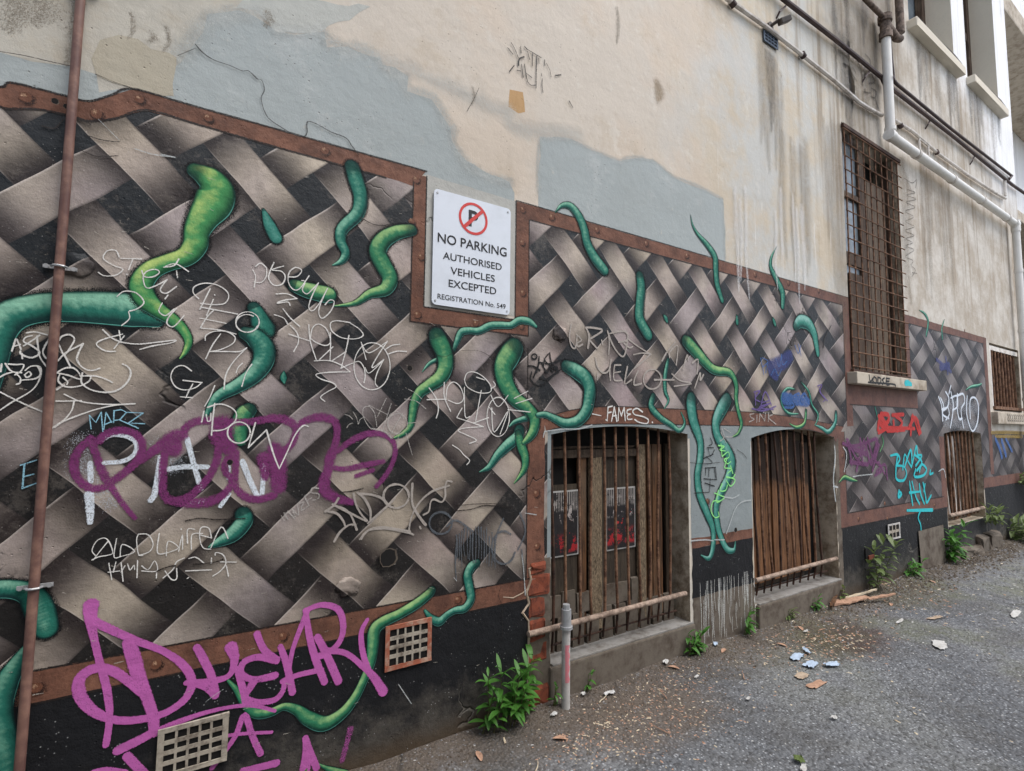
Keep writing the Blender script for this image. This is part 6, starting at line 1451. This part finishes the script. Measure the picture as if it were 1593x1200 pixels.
# ================================================================== litter
def scrap(px, py, w, l, rot, mat, label, name='paper_scrap', cat='litter', crumple=.012, n=6, z=0.006):
    g_ = PG(px, py, 0.0); vs = []; fs = []; sd_ = random.random() * 50
    for j in range(n + 1):
        for i in range(n + 1):
            u = (i / n - .5) * l * .8; v = (j / n - .5) * w * .8
            k = 1 + noise.noise(Vector((i * .5, j * .5, sd_))) * .25
            if i in (0, n) or j in (0, n): k *= random.uniform(.88, 1.04)
            if (i in (0, n)) and (j in (0, n)): k *= random.uniform(.6, .95)
            x = (u * math.cos(rot) - v * math.sin(rot)) * k; y = (u * math.sin(rot) + v * math.cos(rot)) * k
            vs.append((g_.x + x, min(g_.y + y, -.01), z + crumple * (1 + noise.noise(Vector((i * .8, j * .8, sd_ + 9)))) + gh(g_.x + x, g_.y + y)))
    for j in range(n):
        for i in range(n): fs.append((j * (n + 1) + i, j * (n + 1) + i + 1, (j + 1) * (n + 1) + i + 1, (j + 1) * (n + 1) + i))
    N = len(vs); vs += [(x, y, z_ - .0015) for x, y, z_ in vs]; fs += [tuple(q + N for q in reversed(f)) for f in fs]
    return mesh(name, vs, fs, M[mat], None, label, cat=cat, smooth=True, origin=(g_.x, g_.y, 0), group='litter on the asphalt')
scrap(1462, 1005, .10, .22, .35, 'paper', 'large pale torn scrap lying alone out on the asphalt', crumple=.006)
scrap(1240, 1023, .07, .16, .2, 'paper_blue', 'left pale blue wrapper piece of the group in front of the dirt patch', crumple=.008)
scrap(1262, 1035, .07, .15, .1, 'paper_blue', 'lowest pale blue wrapper piece of the group', crumple=.01)
scrap(1294, 1035, .06, .13, -.3, 'paper_blue', 'right pale blue wrapper piece of the group', crumple=.012)
scrap(1255, 1014, .04, .12, 1.0, 'paper_blue', 'top upright pale blue wrapper piece of the group', crumple=.012)
scrap(1247, 1052, .07, .13, .1, 'mortar', 'flat sandy flake of plaster below the blue wrappers', 'plaster_flake', crumple=.004)
scrap(1270, 1065, .06, .2, .0, 'splinter', 'orange smear of crushed wood beside the sandy flake', 'wood_crumb', crumple=.002)
scrap(1036, 1038, .035, .06, .4, 'paper', 'crumpled white paper right of the left window ledge', crumple=.012)
scrap(948, 1082, .035, .09, -.2, 'paper', 'long white paper scrap right of the small forked weed', crumple=.01)
scrap(907, 1086, .03, .035, .2, 'paper', 'small round white scrap at the foot of the small forked weed', crumple=.012)
scrap(1084, 1057, .02, .06, .3, 'paper', 'small white scrap out on the asphalt', crumple=.006)
scrap(1164, 1090, .02, .05, .2, 'paper', 'tiny white scrap near the middle of the asphalt', crumple=.006)
scrap(1113, 1008, .035, .06, .5, 'paper_blue', 'bright blue scrap beside the compact weed', crumple=.01)
scrap(1254, 984, .02, .08, .1, 'paper', 'thin pale strip above the blue wrappers', crumple=.006)
scrap(1298, 1119, .03, .05, -.2, 'paper', 'small white chip low on the asphalt', crumple=.008)
scrap(1580, 955, .06, .3, .1, 'paper', 'long pale strip at the right edge of the picture', crumple=.006)
scrap(1455, 962, .05, .2, -.2, 'mortar', 'grey torn strip out towards the right', crumple=.005)
scrap(1400, 966, .03, .18, .1, 'paper', 'narrow pale strip left of the grey torn strip', crumple=.005)
scrap(1429, 884, .06, .12, .3, 'terracotta', 'small reddish scrap at the foot of the far plinth', crumple=.02)
scrap(1243, 1184, .05, .06, .8, 'leaf_dry', 'dark curled leaf at the bottom edge of the picture', 'fallen_leaf', crumple=.012)
scrap(1250, 1196, .03, .08, .3, 'paper', 'white torn fibres beside the curled leaf', crumple=.008)
scrap(785, 1155, .012, .05, 1.2, 'fleck', 'cream cigarette end below the largest weed', 'cigarette_end', crumple=.004)
scrap(862, 1117, .03, .045, .2, 'paper', 'little heap of white scraps below the metal post', crumple=.01)
# splintered timber by the middle ledge
pc = PG(1322, 940)
for k, (dx, dy, l, w, r, mt, lab) in enumerate(((0, 0, .42, .10, -.25, 'splinter', 'splintered board lying on the dirt by the middle window ledge'), (.22, .02, .5, .03, -.12, 'fleck', 'long pale splinter on top of the splintered board'), (.30, -.12, .3, .04, -.3, 'splinter', 'short pale splinter in front of the board'), (-.2, .03, .3, .03, .3, 'wood_brown', 'thin brown stick behind the splintered board'))):
    m = MB(); N_ = 9; vs = []; fs = []
    for i in range(N_ + 1):
        t = i / N_; wv_ = w * (.5 + .5 * math.sin(math.pi * min(1, t + .15))) * random.uniform(.6, 1.1)
        for sgn, zz_ in ((-1, .0), (1, .0), (1, .012), (-1, .012)):
            vs.append(((t - .5) * l, sgn * wv_ / 2, zz_ + .02 * t + random.uniform(0, .006) + k * .008 + .012))
    for i in range(N_):
        for q in range(4): a = i * 4 + q; b__ = i * 4 + (q + 1) % 4; fs.append((a, b__, b__ + 4, a + 4))
    fs += [(3, 2, 1, 0), tuple(N_ * 4 + q for q in range(4))]
    c, s = math.cos(r), math.sin(r)
    m.add([(pc.x + dx + x * c - y * s, min(-.03, pc.y + dy + x * s + y * c), z) for x, y, z in vs], fs)
    m.build('timber_splinter', M[mt], None, lab, cat='splinter', origin=(pc.x + dx, pc.y + dy, 0), group='litter on the asphalt')
# gravel and dry flecks: nobody could count them
def crumbs(name, n, mat, fpos, size, flat, label=None):
    m = MB(); V = []; Fc = []
    for _ in range(n):
        x, y = fpos(); 
        if y > -.012: y = -.012
        s = size * random.uniform(.4, 1.4) * (1 + max(0, x - 2) * .25); z = gh(x, y)
        a = random.uniform(0, 6.28); b0 = len(V); k = random.uniform(.4, 1.0) 
        el = random.uniform(1, 2.6) if flat < .4 else 1.2
        for t in range(5):
            an = a + t * 1.2566; rx = s * el * math.cos(t * 1.2566) ; ry = s * math.sin(t * 1.2566) * random.uniform(.7, 1)
            V.append((x + rx * math.cos(a) - ry * math.sin(a), y + rx * math.sin(a) + ry * math.cos(a), z + s * flat * random.uniform(.0, .3)))
        V.append((x, y, z + s * flat * 1.2))
        Fc += [(b0 + t, b0 + (t + 1) % 5, b0 + 5) for t in range(5)]
    return mesh(name, V, Fc, M[mat], None, label, cat='debris', kind='stuff')
def near_wall(): 
    x = random.uniform(-.2, 9.5); return x, -abs(random.gauss(0, .16)) - .02
def open_(): 
    x = random.uniform(.3, 9.5); return x, -random.random() ** 1.3 * 1.9
def clump():
    c = random.choice([(1.9, -.3, .22), (1.75, -.42, .2), (2.45, -.22, .2), (3.6, -.3, .35), (3.9, -.42, .3), (5.4, -.2, .5), (2.2, -.5, .3)])
    return random.gauss(c[0], c[2]), random.gauss(c[1], c[2] * .45)
crumbs('gravel', 5200, 'pebble', open_, .0042, .8, 'loose grit over the asphalt')
crumbs('gravel', 5200, 'concrete_dirty', near_wall, .0048, .9, 'dirt crumbs gathered at the foot of the wall')
crumbs('dry_flecks', 260, 'fleck', open_, .0042, .25, 'pale dry flecks strewn over the asphalt')
crumbs('dry_flecks', 500, 'fleck', clump, .0042, .3, 'pale dry flecks gathered by the ledges')
crumbs('dry_flecks', 900, 'splinter', clump, .0040, .3, 'brown dry bits gathered by the ledges')
crumbs('dry_flecks', 900, 'paper', open_, .0032, .2, 'white specks on the asphalt')

# brown leaves and twigs drifted against the wall
LAB = ['thin twig right behind the metal post', 'twig on the dirt between the metal post and the compact weed', 'leaf against the left window ledge, left of the compact weed', 'leaf between the compact weed and the scratched pier', 'brown leaf in front of the largest weed, left of the post', 'leaf in front of the middle ledge, near the low tuft', 'twig beside the dark dirt patch by the splintered board', 'leaf in front of the slender weed', 'twig lying left of and in front of the largest weed', 'twig out on the asphalt in front of the metal post', 'leaf between the splintered board and the tall straggling weed', 'leaf at the foot of the far plinth below the turquoise tag', 'leaf on the asphalt left of the largest weed', 'twig out in front of the compact weed']
for i, (x, y, r, kind) in enumerate([(1.95, -.16, .4, 'twig'), (2.3, -.32, 1.2, 'twig'), (2.62, -.14, 2.2, 'leaf'), (3.05, -.13, .3, 'leaf'), (1.62, -.30, 2.6, 'leaf'), (3.9, -.2, .9, 'leaf'), (4.2, -.33, .2, 'twig'), (3.55, -.28, 1.9, 'leaf'), (1.35, -.42, .8, 'twig'), (2.05, -.55, 1.7, 'twig'), (5.1, -.3, .4, 'leaf'), (6.2, -.25, 1.2, 'leaf'), (1.2, -.22, 1.4, 'leaf'), (2.85, -.42, .7, 'twig')]):
    z = gh(x, y) + .004
    if kind == 'twig':
        m = MB(); m.sm = True; L_ = random.uniform(.07, .15); pts = []
        for k in range(6): t = k / 5; pts.append((x + math.cos(r) * L_ * t + random.uniform(-.004, .004), min(-.02, y + math.sin(r) * L_ * t + random.uniform(-.004, .004)), z + .003 + random.uniform(0, .004)))
        m.tube(pts, [.003, .0028, .0025, .002, .0018, .001], 5)
        m.build('twig', M['splinter' if i % 2 else 'fleck'], None, LAB[i], cat='twig', origin=(x, y, 0), group='twigs in the dirt')
    else:
        m = MB(); v_, f_ = leaf_faces((x, y, z), (math.cos(r), math.sin(r), 0), .07, .016, .2, .25); m.add(v_, f_)
        m.build('dead_leaf', M['splinter'], None, LAB[i], cat='leaf', origin=(x, y, 0), group='dead leaves along the wall')
